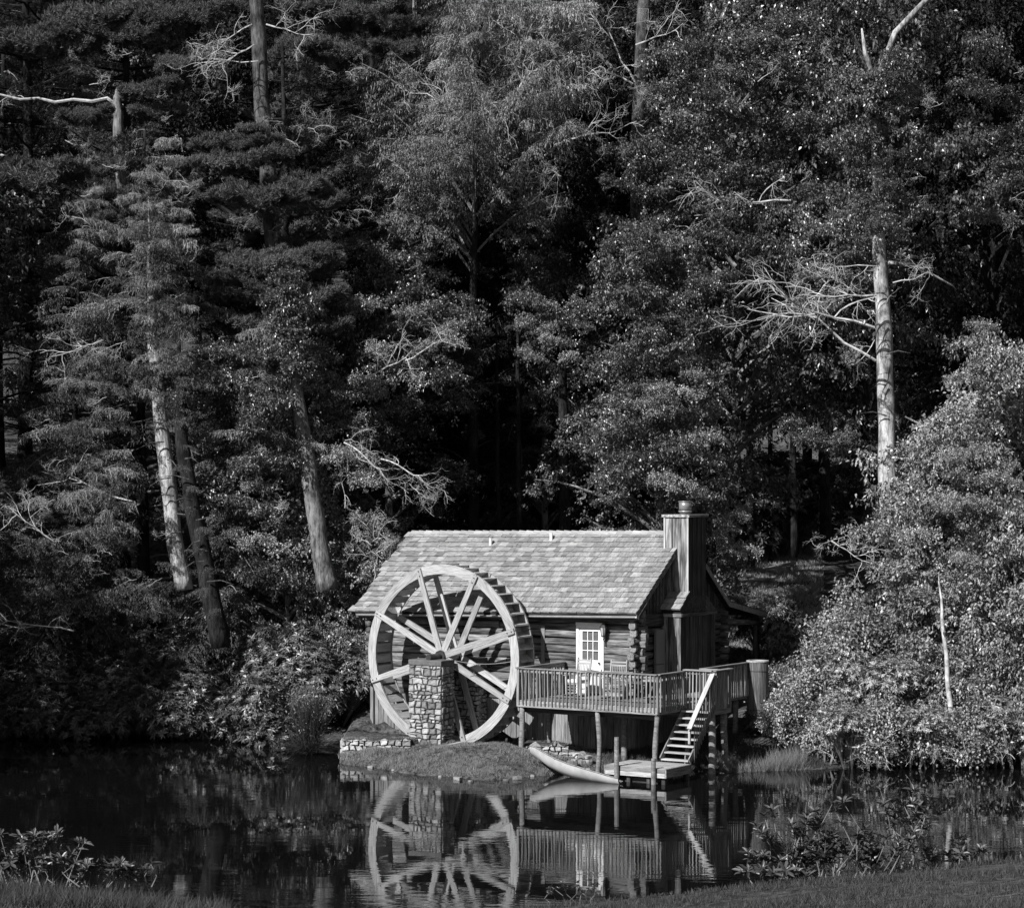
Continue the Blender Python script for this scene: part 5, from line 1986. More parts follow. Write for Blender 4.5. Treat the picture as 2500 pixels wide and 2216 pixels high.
dead(T['mapR3'], 2060, 1310, 69.0, 1.4, PI + .2, kind=2, yaw=.2)
# lacy bare wood in the crown of the pale tree
for i, (px, py, L, a_) in enumerate(((1180, 420, 3.6, 1.9), (1200, 400, 4.0, 1.0), (1230, 330, 3.4, .7), (1120, 330, 3.0, 2.3), (1260, 230, 3.6, 1.1), (1060, 240, 2.6, 2.7), (1330, 380, 3.4, .5), (1400, 250, 3.0, 1.3), (1150, 180, 3.0, 1.5), (1290, 500, 3.2, .3), (1080, 480, 2.6, 2.8), (1240, 120, 2.6, 2.0))):
    dead(T['lace'], px, py, 84.5, L, a_, kind=i, yaw=.3, large=i % 2 == 0)
# twiggy ends low on the left crowns
for i in range(30):
    px = random.uniform(30, 420)
    py = random.uniform(560, 1500)
    if left_lim(px, py):
        dead(T['hemL2'], px, py, 75.6 if py > 1000 else 76.4, random.uniform(.6, 1.3), PI + random.uniform(-.9, .9), kind=i, yaw=random.uniform(0, .6))
# gnarled bare shrub beside the roof
sn = thing('gnarled_bare_shrub', 'gnarled bare white shrub beside the left roof corner', 'shrub', PX(912, 1480, 76.0), 0)
for i, (px, py, L, a) in enumerate(((912, 1440, 2.2, 1.57), (905, 1330, 1.5, 2.4), (910, 1320, 1.7, .8), (912, 1310, 1.5, 1.7), (905, 1360, 1.3, 2.9), (918, 1350, 1.4, .2), (900, 1290, 1.2, 2.2), (925, 1300, 1.2, -.8))):
    dead(sn, px, py, 76.0, L, a, kind=i, yaw=.2)
sn2 = thing('gnarled_bare_shrub', 'bare crooked white branches above the left end of the roof', 'shrub', PX(850, 1200, 77.6), 0)
for i, (px, py, L, a) in enumerate(((840, 1080, 2.6, -.5), (850, 1090, 2.6, -.9), (842, 1075, 1.8, .4), (930, 1120, 2.4, -.3), (1000, 1180, 1.6, -.9), (845, 1160, 1.8, 1.5), (842, 1240, 1.6, 1.5), (1060, 1260, 1.3, 2.6), (1050, 1240, 1.2, .7))):
    dead(sn2, px, py, 77.6, L, a, kind=i, yaw=.25, large=i % 3 == 0)

# random pale dead twigs through the left and right foliage
hosts = [T['hemL'], T['hemL3'], T['pineM'], T['br2'], T['br6'], T['br5'], T['pineL'], T['lace'], T['br7']]
spots = {0: (180, 480, 350, 900, 77.6), 1: (430, 720, 820, 1250, 77.5), 2: (560, 850, 150, 600, 80.5), 3: (760, 1100, 350, 900, 84), 4: (1950, 2400, 150, 700, 80), 5: (1600, 1950, 100, 700, 81), 6: (100, 500, 100, 500, 82), 7: (1000, 1400, 0, 420, 87.5), 8: (2250, 2500, 100, 700, 81)}
for i in range(110):
    h = i % 9 if i < 72 else (0, 1, 2, 6)[i % 4]
    a, b_, c, d_, D = spots[h]
    px, py = random.uniform(a, b_), random.uniform(c, d_)
    dead(hosts[h], px, py, D + random.uniform(-1.2, .8), random.uniform(.7, 1.7), random.choice([random.uniform(-.6, .6), PI + random.uniform(-.6, .6)]), kind=i, yaw=random.uniform(0, .5))

# ---- boughs: single branches hung where the photograph shows them
def pine_bough(seed, L=2.4, n=620):
    rs = np.random.default_rng(seed)
    mb = MB()
    t = rs.uniform(0, 1, n) ** .8
    wv = .15 + .62 * np.sin(PI * np.clip(t, .03, .97)) ** .7
    lat = rs.uniform(-1, 1, n) * wv
    lump = .10 * np.sin(t * 9 + seed) + .08 * np.sin(lat * 9 + seed * 2)
    P = np.stack([t * L, lat, lump + rs.normal(size=n) * .07 - .16 * np.abs(lat) + .12 * t], 1)
    k = 16
    PP = np.repeat(P, k, 0)
    D = np.array([.6, 0, .65]) + rdir(rs, n * k) * 1.0
    D[:, 1] += np.repeat(np.sign(lat) * .4, k)
    needle_tris(mb, PP + rs.normal(size=PP.shape) * .03, D, .14 * rs.uniform(.7, 1.2, n * k), .022, rs)
    return mb.mesh('pine_bough', 'pine_needle')


def leaf_bough(seed, L=2.2, n=1500, leaf=.115, mat='broad_leaf', droop=.35):
    rs = np.random.default_rng(seed)
    mb = MB()
    nc = 150
    ct = rs.uniform(.05, 1, nc)
    cl = rs.uniform(-1, 1, nc) * (.2 + .55 * np.sin(PI * ct))
    C = np.stack([ct * L, cl, .25 * np.sin(PI * ct) - droop * np.abs(cl) * .6 + rs.normal(size=nc) * .16 * (1 + np.sin(ct * 11 + cl * 5))], 1)
    m = n // nc
    P = np.repeat(C, m, 0)
    sn = np.repeat(rdir(rs, nc) * .75 + np.array([0, -.2, .8]), m, 0)
    sd_ = np.repeat(rdir(rs, nc), m, 0)
    P = P + np.cross(sd_, sn) * rs.normal(size=(len(P), 1)) * .09 + sd_ * rs.normal(size=(len(P), 1)) * .09 + rs.normal(size=P.shape) * .025
    D = rdir(rs, len(P)) * .8 + np.array([.35, 0, -.45]) + sd_ * .4
    leaf_quads(mb, P, D, rdir(rs, len(P)) * .35 + sn, leaf * rs.uniform(.7, 1.25, len(P)), leaf * .55)
    return mb.mesh('leafy_bough', mat)


def hem_bough(seed, L=2.4, mat='hemlock_needle', dens=1.0):
    rs = np.random.default_rng(seed)
    mb = MB()
    nt = 34
    for j in range(nt):
        t = .06 + .94 * (j + rs.uniform()) / nt
        p = np.array([t * L, .10 * math.sin(5 * t + seed), .12 * math.sin(PI * t) - .18 * t * t + .05 * math.sin(9 * t + seed)])
        sg = 1 if j % 2 else -1
        Lt = (.35 + .55 * (1 - t)) * rs.uniform(.6, 1.15)
        dt = np.array([rs.uniform(.3, 1.1), sg * rs.uniform(.2, 1.0), rs.uniform(-.8, .35)])
        dt /= np.linalg.norm(dt)
        nn = int(60 * Lt * dens)
        tt = rs.uniform(.03, 1.05, nn)
        P = p + dt * Lt * tt[:, None] + rs.normal(size=(nn, 3)) * np.array([.05, .05, .03])
        P[:, 2] -= .3 * Lt * tt ** 2
        D = dt * .7 + rdir(rs, nn) * .7 + np.array([0, 0, -.35])
        leaf_quads(mb, P, D, rdir(rs, nn) * .5 + np.array([0, 0, 1.0]), .12 * rs.uniform(.6, 1.3, nn), .03)
        if mat == 'lit_needle':
            e_ = p + dt * Lt * 1.1 - np.array([0, 0, .34 * Lt])
            tube(mb, [p, (p + e_) / 2 + np.array([0, 0, .06]), e_], [.011, .009, .005], 3, cap=False)
            for w_ in range(3):
                s_ = p + (e_ - p) * rs.uniform(.2, .9)
                f_ = s_ + rs.normal(size=3) * .16 - np.array([0, 0, .14])
                tube(mb, [s_, (s_ + f_) / 2 + rs.normal(size=3) * .03, f_], [.008, .007, .004], 3, cap=False)
    return mb.mesh('hemlock_bough', mat)


BOUGH = {'pine': [pine_bough(61 + i) for i in range(4)],
         'leaf': [leaf_bough(71 + i) for i in range(4)],
         'bright': [leaf_bough(81 + i, mat='sunlit_leaf') for i in range(3)],  # same bough in the lighter colour, for sunlit spots
         'hem': [hem_bough(91 + i) for i in range(4)],
         'lithem': [hem_bough(95 + i, mat='lit_needle', dens=.6) for i in range(2)]}  # hemlock boughs recoloured lighter for lit places


def bough(parent, kind, px, py, D, L, ang=None, yaw=None, roll=0.0, centre=True):
    """hang one bough with its middle at the given point of the place"""
    ms = BOUGH[kind]
    me = ms[random.randrange(len(ms))]
    ang = random.choice([random.uniform(-.35, .2), PI - random.uniform(-.35, .2)]) if ang is None else ang
    yaw = random.uniform(-.1, 1.1) if yaw is None else yaw
    p = PX(px, py, D)
    d = Vector((math.cos(ang) * math.cos(yaw), -math.sin(yaw), math.sin(ang) * math.cos(yaw)))
    if centre:
        p = p - d * L * .5
    M = frame_from((0, 0, 0), d, (0, 0, 1)).to_4x4()
    o = bpy.data.objects.new({'pine': 'pine_needles', 'hem': 'hemlock_foliage', 'lithem': 'hemlock_foliage'}.get(kind, 'foliage'), me)
    COL.objects.link(o)
    o.parent = parent
    s = L / 2.4
    W = Matrix.Translation(p) @ M @ Matrix.Diagonal((s, s * random.uniform(.8, 1.2), s * random.uniform(.8, 1.2), 1))
    Mp = Matrix.LocRotScale(parent.location, parent.rotation_euler, parent.scale)
    o.matrix_local = Mp.inverted() @ W
    return o


# white pine plumes (px, py, width px)
for (px, py, w, hst, D) in ((180, 430, 300, 'pineL', 80), (90, 425, 180, 'pineL', 80), (330, 480, 240, 'pineL', 80), (600, 330, 200, 't1', 79.5), (560, 350, 160, 't1', 79.5), (600, 390, 250, 't1', 79.5), (500, 395, 160, 't1', 79.5),
                            (640, 470, 300, 't1', 79.5), (760, 455, 200, 't1', 79.8), (700, 490, 240, 't1', 79.6), (590, 640, 220, 't1', 79.5), (750, 630, 250, 't1', 79.5), (680, 655, 260, 't1', 79.4), (560, 720, 260, 't1', 79.4), (700, 735, 280, 't1', 79.4), (620, 700, 240, 't1', 79.3),
                            (650, 790, 300, 't1', 79.3), (540, 770, 160, 't1', 79.3), (740, 800, 200, 't1', 79.4), (120, 110, 260, 'pineT', 84), (40, 120, 200, 'pineT', 84), (250, 40, 300, 'pineL', 84), (380, 80, 250, 'pineL', 84), (300, 95, 240, 'pineL', 84), (200, 75, 240, 'pineT', 84), (470, 165, 200, 'pineL', 83),
                            (470, 35, 260, 'pineL', 84), (230, 285, 170, 'pineL', 82), (410, 215, 220, 'pineL', 82), (380, 260, 180, 'pineL', 82), (380, 540, 160, 'pineL', 80), (260, 530, 200, 'pineL', 80), (170, 640, 110, 'pineL', 80), (420, 440, 160, 'pineL', 80), (480, 470, 160, 'pineL', 80), (900, 45, 240, 'pineM', 88), (820, 30, 240, 'pineM', 88), (1000, 60, 200, 'pineM', 90), (940, 110, 200, 'pineM', 88), (860, 130, 220, 'pineM', 88),
                            (760, 120, 200, 'pineM', 86), (300, 400, 200, 'pineL', 80), (340, 520, 200, 'pineL', 79.8), (1060, 240, 200, 'pineM', 90)):
    host = t1 if hst == 't1' else T[hst]
    n = 3 if w > 220 else 2
    for k in range(n):
        bough(host, 'pine', px + random.uniform(-.25, .25) * w, py + random.uniform(-12, 12), D + random.uniform(-.4, .5), w / FPX * D * random.uniform(.62, .8), yaw=random.uniform(-.1, .7))


def scatter(kind, host, x0, x1, y0, y1, D0, D1, n, lo, hi, ok=None):
    for i in range(n):
        px, py = random.uniform(x0, x1), random.uniform(y0, y1)
        if ok and not ok(px, py):
            continue
        bough(host, kind, px, py, random.uniform(D0, D1), random.uniform(lo, hi))


clear_trunks = lambda px, py: not ((abs(px - (395 + (py - 1000) * .10)) < 90 and 985 < py < 1350) or (abs(px - (757 + (py - 1170) * .14)) < 105 and 1150 < py < 1400))
for (py0, py1, cx, sl, D, host, n) in ((470, 960, 365, .02, 76.6, T['hemL'], 16), (780, 1040, 440, .05, 75.4, T['hemL2'], 8), (660, 930, 690, .12, 76.2, T['brL'], 10)):
    for k in range(n):
        py = py0 + (py1 - py0) * (k + .5) / n
        bough(host, 'hem' if cx < 600 else 'leaf', cx + (py - py0) * sl + random.uniform(-30, 30), py, D, random.uniform(1.3, 2.0))
scatter('hem', T['dk2'], 1060, 1340, 480, 900, 86, 90, 22, 1.0, 2.2)
scatter('leaf', T['dk1'], 880, 1100, 420, 720, 85, 88, 12, .9, 1.9)
scatter('leaf', T['br3'], 980, 1180, 720, 920, 84, 86, 18, 1.2, 2.0)
scatter('leaf', T['br3'], 1000, 1480, 950, 1290, 86, 90, 14, .8, 1.6)
left_edge = lambda px, py: px > 290 - (py - 600) * .42
for k in range(9):
    f = k / 8
    bough(T['hemL2'], 'hem', 452 + 62 * f + random.uniform(-25, 25), 1090 + 400 * f, 75.0, random.uniform(.7, 1.2))
for k in range(16):
    py = 130 + 27 * k
    bough(t5, 'leaf', 2146 + random.uniform(-40, 40), py, 74.9, random.uniform(.8, 1.4))
for k in range(16):
    py = 500 + 30 * k
    bough(T['hemL'], 'hem' if k % 3 else 'lithem', 366 + random.uniform(-22, 26), py, 76.2, random.uniform(.9, 1.5))
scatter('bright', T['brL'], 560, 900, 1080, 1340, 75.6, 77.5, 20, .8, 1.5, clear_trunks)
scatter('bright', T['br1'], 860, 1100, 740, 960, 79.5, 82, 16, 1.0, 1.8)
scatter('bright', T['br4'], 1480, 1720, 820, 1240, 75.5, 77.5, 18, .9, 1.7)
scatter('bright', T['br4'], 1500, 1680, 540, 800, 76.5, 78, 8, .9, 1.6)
scatter('bright', T['br3'], 1260, 1400, 730, 880, 82, 84, 7, .9, 1.5)
scatter('lithem', T['hemL'], 180, 480, 380, 620, 77.5, 79, 16, .7, 1.4)
scatter('hem', T['hemL'], 120, 420, 560, 1000, 76.8, 79, 46, .9, 2.2, lambda px, py: clear_trunks(px, py) and left_edge(px, py))
scatter('lithem', T['hemL'], 120, 470, 540, 960, 76.6, 78, 46, .7, 1.7, lambda px, py: clear_trunks(px, py) and left_edge(px, py))
scatter('lithem', T['hemL2'], 60, 360, 950, 1300, 75.4, 76.4, 20, .9, 1.6, clear_trunks)
scatter('lithem', T['hemL3'], 480, 900, 780, 1200, 76.4, 78.4, 16, .9, 1.6, clear_trunks)
scatter('lithem', T['pineL'], 300, 470, 300, 520, 79.5, 81, 12, .9, 1.5)
scatter('hem', T['hemL2'], 0, 420, 1000, 1500, 75.4, 77, 50, .9, 2.2, lambda px, py: clear_trunks(px, py) and left_edge(px, py))
scatter('leaf', T['brL'], 430, 860, 850, 1300, 76.0, 79, 60, 1.2, 2.2, clear_trunks)
scatter('hem', T['hemL3'], 430, 760, 850, 1150, 76.5, 79, 24, 1.2, 2.0, clear_trunks)
scatter('leaf', T['br1'], 820, 1120, 720, 1000, 80, 84, 34, 1.4, 2.4)
scatter('leaf', T['br3'], 1240, 1440, 730, 900, 83, 86, 12, 1.2, 2.0)
scatter('leaf', T['br4'], 1480, 1740, 560, 1230, 76, 79, 56, 1.3, 2.4)
scatter('leaf', T['br5'], 1620, 1980, 40, 320, 79, 83, 26, 1.2, 2.6)
scatter('leaf', T['br5'], 1650, 2100, 340, 700, 79, 82, 26, 1.2, 2.6)
scatter('leaf', T['br6'], 2040, 2260, 150, 560, 74.5, 77, 34, 1.2, 2.2, lambda px, py: abs(px - 2150) > 20 or random.random() < .6)
scatter('leaf', T['br6'], 1960, 2200, 540, 760, 77, 79, 16, 1.4, 2.2)
scatter('lithem', T['lace'], 1060, 1420, 0, 330, 83, 86, 40, 1.6, 3.0)
scatter('leaf', t6, 1500, 1640, 290, 600, 83, 86, 14, 1.6, 2.4)
scatter('leaf', T['br6'], 1920, 2080, 1030, 1100, 75.3, 76, 8, 1.0, 1.6)
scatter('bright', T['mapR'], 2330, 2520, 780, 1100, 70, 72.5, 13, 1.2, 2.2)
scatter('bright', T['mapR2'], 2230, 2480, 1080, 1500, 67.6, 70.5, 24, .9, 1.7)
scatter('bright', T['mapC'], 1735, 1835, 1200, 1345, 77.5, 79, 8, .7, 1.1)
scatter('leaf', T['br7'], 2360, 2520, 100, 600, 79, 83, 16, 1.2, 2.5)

# ---- bushes
def bush(proto, name, label, px, D, s, sz=None, cat='shrub', group=None, dz=0.0):
    x = at(px, D)
    return tree(proto, name, label, cat, x, D, s, sz, group=group, z=max(gz(x, D), -.15) - .05 + dz)


# left bank rhododendrons: lower row hanging over the water
ORD = ['first', 'second', 'third', 'fourth', 'fifth', 'sixth', 'seventh', 'eighth', 'ninth', 'tenth']
gl_ = 'rhododendron bushes along the shaded left bank'
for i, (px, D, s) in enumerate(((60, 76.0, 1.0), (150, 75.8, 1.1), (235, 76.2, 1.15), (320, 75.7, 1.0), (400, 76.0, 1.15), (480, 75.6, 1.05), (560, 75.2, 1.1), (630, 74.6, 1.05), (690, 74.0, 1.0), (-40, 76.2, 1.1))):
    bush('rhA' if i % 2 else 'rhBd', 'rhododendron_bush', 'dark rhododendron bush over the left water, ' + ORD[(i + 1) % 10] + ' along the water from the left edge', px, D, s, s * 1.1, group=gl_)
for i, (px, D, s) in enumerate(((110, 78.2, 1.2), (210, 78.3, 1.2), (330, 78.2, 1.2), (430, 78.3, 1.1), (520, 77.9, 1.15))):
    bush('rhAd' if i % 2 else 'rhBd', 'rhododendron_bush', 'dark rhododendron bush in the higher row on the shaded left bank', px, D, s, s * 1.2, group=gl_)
for i, (px, D, s, lab) in enumerate(((640, 77.4, 1.15, 'sunlit rhododendron directly below the thick leaning trunk'),
                                     (730, 76.8, 1.2, 'bright rhododendron bush left of the roof corner'),
                                     (810, 76.5, 1.1, 'bright rhododendron touching the left roof corner'),
                                     (790, 74.6, 1.15, 'rhododendron bush close to the left side of the wheel'),
                                     (870, 76.2, 1.0, 'rhododendron behind the left corner of the mill'),
                                     (720, 74.6, 1.0, 'mid-grey rhododendron above the arching grass clump'))):
    bush('rhA' if i % 2 else 'rhB', 'rhododendron_bush', lab, px, D, s, s * (1.25 if i < 3 else 1.1))
# understorey behind the mill, in the shade
gu = 'undergrowth bushes in the shade behind the mill'
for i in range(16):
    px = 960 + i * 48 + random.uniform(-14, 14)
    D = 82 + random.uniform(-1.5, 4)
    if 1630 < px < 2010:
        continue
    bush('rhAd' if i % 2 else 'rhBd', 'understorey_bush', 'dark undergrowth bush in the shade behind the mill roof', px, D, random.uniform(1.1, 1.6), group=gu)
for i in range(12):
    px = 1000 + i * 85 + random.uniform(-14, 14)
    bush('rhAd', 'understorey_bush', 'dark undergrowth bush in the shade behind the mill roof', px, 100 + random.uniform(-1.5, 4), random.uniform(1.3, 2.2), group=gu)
# right bank: bright shrubs
gr = 'sunlit leafy shrubs crowding the right bank'
RB = [(1950, 68.3, .75), (2010, 67.6, .85), (2080, 67.4, .9), (2150, 67.5, .9), (2220, 67.3, .95), (2290, 67.5, .85), (2360, 67.3, .95), (2430, 67.4, .9), (2500, 67.3, 1.0),
      (1985, 70.2, 1.0), (2060, 70.4, 1.15), (2140, 70.0, 1.1), (2230, 70.3, 1.15), (2320, 70.1, 1.1), (2410, 70.2, 1.2), (2490, 70.0, 1.15)]
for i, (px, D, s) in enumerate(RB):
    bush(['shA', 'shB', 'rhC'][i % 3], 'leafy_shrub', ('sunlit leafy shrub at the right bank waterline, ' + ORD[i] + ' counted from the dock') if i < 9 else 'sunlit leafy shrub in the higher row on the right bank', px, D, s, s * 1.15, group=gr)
RB2 = [(2045, 72.2, .8, 'sunlit shrub at the edge of the grassy slope, right of the porch roof'),
       (2075, 72.6, 1.2, 'tall sunlit shrub below the foot of the pale trunk'),
       (2110, 74.0, .85, 'broad-leaved bush in front of the foot of the pale trunk'),
       (2060, 75.6, 1.15, 'bush reaching up toward the fence at the right'),
       (2260, 74, 1.4, 'high sunlit bush right of the pale trunk')]
for i, (px, D, s, lab) in enumerate(RB2):
    bush('shA' if i % 2 else 'rhA', 'leafy_shrub', lab, px, D, s, s * 1.25)
# bare stems at the right waterline
for i in range(16):
    px = random.uniform(1960, 2480)
    dead(T['mapR2'], px, 1868 + random.uniform(-20, 5), 66.75, random.uniform(.7, 1.5), random.uniform(.3, 2.8), kind=i, yaw=random.uniform(0, .5))
dead(T['mapR2'], 2080, 1823, 66.5, 1.6, .02, kind=1, large=True, yaw=.2)
bush('rhAd', 'rhododendron_bush', 'dark rhododendron filling the porch opening beside the post', 1900, 75.8, .8, 1.2)
bush('rhBd', 'rhododendron_bush', 'small dark rhododendron against the log corner under the porch', 1800, 76.5, .3, .4)
bush('shB', 'leafy_shrub', 'shrub beside the round wooden tank', 1915, 71.4, .75, .9)
bush('rhBd', 'leafy_shrub', 'low dark bush on the bank below the tank', 1880, 70.0, .6, .5)

# off-frame trees on the left shore that shade the left bank
goff = 'shore trees left of the frame'
for i, (x, y, s) in enumerate(((-21.5, 66, .9), (-26, 61, 1.0), (-30, 67, 1.35), (-23.5, 72, 1.2), (-27, 75, 1.4), (-35, 62, 1.3), (-29, 54, .95), (-23, 79, 1.35), (-25.5, 70, 1.2), (-32, 74, 1.4), (-24.5, 83, 1.4))):
    tree(['broadA', 'broadC', 'pineB'][i % 3], 'shore_tree', 'tree on the left shore beside the dark water', 'tree', x, y, s, group=goff)

# stones at the waterline of the wheel mound
for i, (px, py, s) in enumerate(((1042, 1889, .16), (1075, 1896, .11), (1118, 1903, .2), (1150, 1908, .12), (1236, 1906, .15), (1262, 1902, .22), (1300, 1895, .13), (905, 1874, .15), (962, 1881, .12))):
    D = FPX * CAM_H / (py - HOR)
    x = (px - 1250) / FPX * D
    o = link('shore_stone', stone_mesh(i % 8, 'stone'), None, (x, D, .0 + s * .12), Matrix.Rotation(i * 1.3, 3, 'Z').to_quaternion(), (s * 1.3, s, s * .7))
    tag(o, 'small dark stone lying half in the water along the grassy mound', 'stone', 'small stones along the waterline of the mound')

# ------------------------------------------------------------------ grasses
def blades(n, fx, hlo, hhi, w, name, mat, seed, lean=.35, seg=1):
    rs = np.random.default_rng(seed)
    x, y = fx(rs, n)
    nz = .5 + .25 * np.sin(x * 2.3 + 1.7 * np.sin(y * 1.9)) + .25 * np.sin(y * 3.1 + 2 * np.sin(x * 1.3 + 1)) + .2 * np.sin(x * 9 + y * 7) * np.sin(y * 11 - x * 4)
    kk = rs.uniform(0, 1, len(x)) < np.clip(nz + .12, .05, 1)
    x, y, nz = x[kk], y[kk], nz[kk]
    z = ground(x, y)
    P = np.stack([x, y, z - .01], 1)
    h = rs.uniform(hlo, hhi, len(x)) * (.55 + .8 * np.clip(nz, 0, 1))
    D = np.stack([rs.normal(size=len(x)) * lean, rs.normal(size=len(x)) * lean, np.ones(len(x))], 1)
    D /= np.linalg.norm(D, axis=1)[:, None]
    a = rs.uniform(0, PI, len(x))
    S = np.stack([np.cos(a), np.sin(a), np.zeros(len(x))], 1) * w * .5
    tip = P + D * h[:, None]
    mb = MB()
    mb.add(np.stack([P - S, P + S, tip], 1).reshape(-1, 3), None, np.arange(len(x))[:, None] * 3 + np.arange(3)[None, :])
    o = mb.obj(name, mat)
    o['kind'] = 'stuff'
    return o


def f_mound(rs, n):
    x = rs.uniform(-5.2, 3.0, n)
    y = rs.uniform(64.3, 70.0, n)
    ys = np.interp(x, SH_X, SH_Y)
    k = (y > ys + .02)
    return x[k], y[k]


blades(130000, f_mound, .02, .085, .015, 'mown_grass', 'grass_blade', 1)


def f_tuft(rs, n):
    c = rs.uniform(-5.2, 2.6, 46)
    k = rs.integers(0, 46, n)
    x = c[k] + rs.normal(size=n) * .07
    ys = np.interp(c[k], SH_X, SH_Y)
    return x, ys + (rs.uniform(0, 1, 46) ** 2 * 1.6)[k] + rs.normal(size=n) * .06 + .04


blades(9000, f_tuft, .08, .26, .012, 'grass_tufts', 'grass_blade', 12, lean=.5)


def f_right(rs, n):
    x = rs.uniform(2.6, 9.5, n)
    ys = np.interp(x, SH_X, SH_Y)
    y = ys + rs.uniform(0, 3.5, n) ** 1
    return x, y


blades(30000, f_right, .06, .22, .014, 'bank_grass', 'lawn_blade', 2)


def f_reed(rs, n):
    c = rs.uniform(0, 1, (n,))
    x = 6.2 + 2.4 * c + rs.normal(size=n) * .1
    ys = np.interp(x, SH_X, SH_Y)
    x = x + .12 * np.sin(x * 23)
    return x, ys + np.abs(rs.normal(size=n)) * (.25 + .3 * np.sin(x * 5) ** 2) - .05


blades(6500, f_reed, .10, .62, .013, 'pond_reeds', 'reed', 3, lean=.42)


def f_slope(rs, n):
    y = rs.uniform(77, 104, n)
    x = (rs.uniform(1730, 2010, n) - 1250) / FPX * y
    return x, y


blades(60000, f_slope, .06, .2, .03, 'slope_grass', 'grass_blade', 4)


def f_near(rs, n):
    y = rs.uniform(17.0, 25.5, n)
    px = rs.uniform(-60, 2560, n)
    x = (px - 1250) / FPX * y
    k = (px > 1200) | (px < 700)
    return x[k], y[k]


blades(150000, f_near, .03, .085, .010, 'near_lawn', 'lawn_blade', 5, lean=.6)


def f_nearL(rs, n):
    y = rs.uniform(22, 25.5, n)
    x = (rs.uniform(-60, 560, n) - 1250) / FPX * y
    return x, y


blades(22000, f_nearL, .08, .26, .009, 'rough_grass', 'lawn_blade', 6, lean=.7)

# arching grass clump by the left wall
gc = thing('arching_grass_clump', 'tall arching grass clump at the water left of the stone wall', 'grass clump', (at(752, 70.9), 71.2, -.1), 0)
rs = np.random.default_rng(77)
mb = MB()
for i in range(1500):
    a = rs.uniform(0, 2 * PI)
    if rs.uniform() < .5:
        L, el = rs.uniform(.8, 1.6), rs.uniform(.25, .9)
    else:
        L, el = rs.uniform(1.1, 2.3), rs.uniform(.95, 1.5)
    p0 = np.array([rs.normal() * .12, rs.normal() * .12, 0])
    o_ = np.array([math.cos(a), math.sin(a), 0])
    p1 = p0 + o_ * L * math.cos(el) * .5 + np.array([0, 0, L * math.sin(el) * .8])
    p2 = p0 + o_ * L * math.cos(el) + np.array([0, 0, L * math.sin(el) * (.55 if el < 1 else 1)])
    pp = bez(p0, p1, p2, 4)
    w = np.array([.006, .007, .005, .001])[:, None] * rs.uniform(.6, 1.2)
    sdir = np.array([-o_[1], o_[0], 0]) + rs.normal(size=3) * .3
    v_ = np.concatenate([pp - sdir * w, pp + sdir * w])
    mb.add(v_, [(k, k + 1, 5 + k, 4 + k) for k in range(3)])
mb.obj('blades', 'lawn_blade', gc)
mb = MB()
nq = 1500
P = np.stack([rs.normal(size=nq) * .42, rs.normal(size=nq) * .3, rs.uniform(.7, 2.2, nq)], 1)
leaf_quads(mb, P, rdir(rs, nq), rdir(rs, nq) + np.array([0, 0, .8]), .07 * rs.uniform(.6, 1.3, nq), .03)
o = mb.obj('seed_heads', 'broad_leaf', gc)
o['kind'] = 'stuff'


# ------------------------------------------------------------------ foreground rhododendrons (large leaves)
def near_plant(label, stems, seed, D0, leaf=.125, mat='rhodo_leaf'):
    rs = np.random.default_rng(seed)
    p_ = PX(stems[0][0][0], stems[0][0][1], D0)
    t = thing('rhododendron_plant', label, 'plant', (p_.x, p_.y, p_.z), 0)
    smb, lmb = MB(), MB()
    for st in stems:
        pts = [PX(a, b_, D0 + rs.uniform(-.15, .15)) - p_ for (a, b_) in st]
        P = np.array([tuple(q) for q in pts])
        s = np.linspace(0, len(P) - 1, len(P) * 3)
        Pi = np.stack([np.interp(s, np.arange(len(P)), P[:, k]) for k in range(3)], 1)
        tube(smb, Pi, np.linspace(.008 if leaf > .1 else .004, .003, len(s)), 5)
        tips = [P[-1]] + ([P[-2] * .35 + P[-1] * .65] if rs.uniform() < .7 else []) + ([P[-2] + np.array([rs.normal() * .08, 0, .05])] if rs.uniform() < .5 else [])
        for c in tips:
            ax = P[-1] - P[-2]
            ax = ax / np.linalg.norm(ax) * .6 + np.array([0, -.1, .6])
            ax /= np.linalg.norm(ax)
            k = rs.integers(7, 11)
            for j in range(k):
                an = j * 2 * PI / k + rs.uniform(-.3, .3)
                u_ = np.cross(ax, [.2, 1.0, .1])
                u_ /= np.linalg.norm(u_)
                w_ = np.cross(ax, u_)
                d = math.cos(an) * u_ + math.sin(an) * w_ + ax * rs.uniform(.2, 1.3)
                d /= np.linalg.norm(d)
                nn = ax + rs.normal(size=3) * .25
                S = np.cross(d, nn)
                S /= np.linalg.norm(S)
                up = np.cross(S, d)
                L = leaf * rs.uniform(.7, 1.2)
                W = L * .26
                dr = np.array([0, 0, -1.0])
                m0, m1 = c + d * L * .3 + up * .004, c + d * L * .7 + dr * L * .05
                tip = c + d * L + dr * L * .16
                v_ = [c, m0 + S * W * .42 + up * .008, m1 + S * W * .45 + up * .006, tip, m1 - S * W * .45 + up * .006, m0 - S * W * .42 + up * .008, m0, m1]
                lmb.add(v_, [(0, 1, 6, 5)][:0], [(0, 1, 6), (0, 6, 5), (6, 1, 2), (6, 2, 7), (7, 2, 3), (7, 3, 4), (6, 7, 4), (6, 4, 5)])
    smb.obj('stems', 'twig', t)
    lmb.obj('leaves', mat, t)
    return t


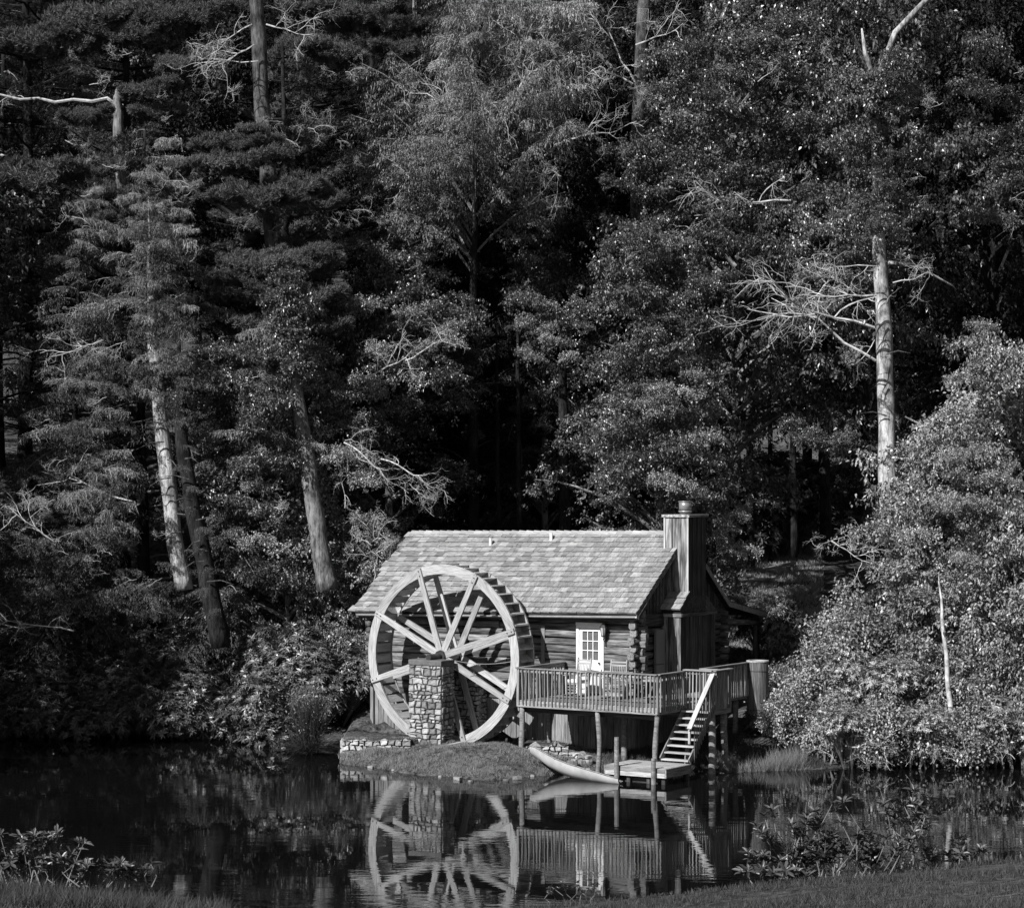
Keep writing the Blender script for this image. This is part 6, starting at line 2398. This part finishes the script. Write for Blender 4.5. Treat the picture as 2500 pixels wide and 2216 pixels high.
def stemset(x0, x1, base, spread, htop, n, seed):
    rs = random.Random(seed)
    out = []
    for i in range(n):
        bx_ = rs.uniform(x0, x1)
        tx_ = bx_ + rs.uniform(-spread, spread)
        ty_ = htop + rs.uniform(0, 1) ** 1.2 * (base - htop) * .8
        out.append([(bx_, base + 14), ((bx_ + tx_) / 2 + rs.uniform(-14, 14), (base + ty_) / 2 + 8), (tx_, ty_)])
    return out


near_plant('large-leaved rhododendron sprigs at the pond edge above the right lawn', stemset(1890, 2180, 2130, 70, 2025, 62, 1) + stemset(1900, 2000, 2060, 40, 1960, 8, 2), 1, 24.2, mat='rhodo_leaf_shaded')
near_plant('tall thin rhododendron stems reaching over the reflection at right', [[(2110, 2130), (2080, 2060), (2040, 1980)], [(2120, 2130), (2110, 2040), (2060, 1960)], [(2190, 2120), (2200, 2020), (2180, 1960)], [(2200, 2120), (2230, 2030), (2270, 1960)], [(2215, 2115), (2250, 2060), (2310, 1950)], [(2190, 2110), (2170, 2000), (2150, 1930)], [(2230, 2110), (2220, 2020), (2230, 1930)], [(2010, 2110), (2000, 2040), (1990, 1985)]] + stemset(2180, 2260, 2040, 40, 1950, 12, 5), 2, 24.4, mat='rhodo_leaf_shaded')
near_plant('small rhododendron sprig at the right end of the pond edge', stemset(2320, 2400, 2110, 30, 2050, 8, 3) + stemset(2270, 2290, 2110, 12, 2070, 3, 4), 3, 24.6, mat='rhodo_leaf_shaded')
near_plant('dark sprawling rhododendron on the lawn edge right of centre', stemset(1840, 1960, 2150, 60, 2110, 12, 6), 4, 24.0, mat='rhodo_leaf_shaded')
near_plant('rhododendron sprigs in the lower left corner', stemset(-20, 200, 2150, 60, 2040, 44, 7) + [[(140, 2100), (150, 2060), (140, 2035)], [(60, 2120), (62, 2090), (60, 2075)]], 5, 24.0, leaf=.12, mat='rhodo_leaf_shaded')
near_plant('two small rhododendron sprigs right of the left corner bush', stemset(200, 380, 2150, 40, 2105, 12, 8), 6, 24.1, leaf=.12, mat='rhodo_leaf_shaded')
near_plant('thin weed stalks at the pond edge below the mill reflection', stemset(1340, 1500, 2190, 40, 2150, 12, 9), 7, 24.2, leaf=.045, mat='rhodo_leaf_shaded')
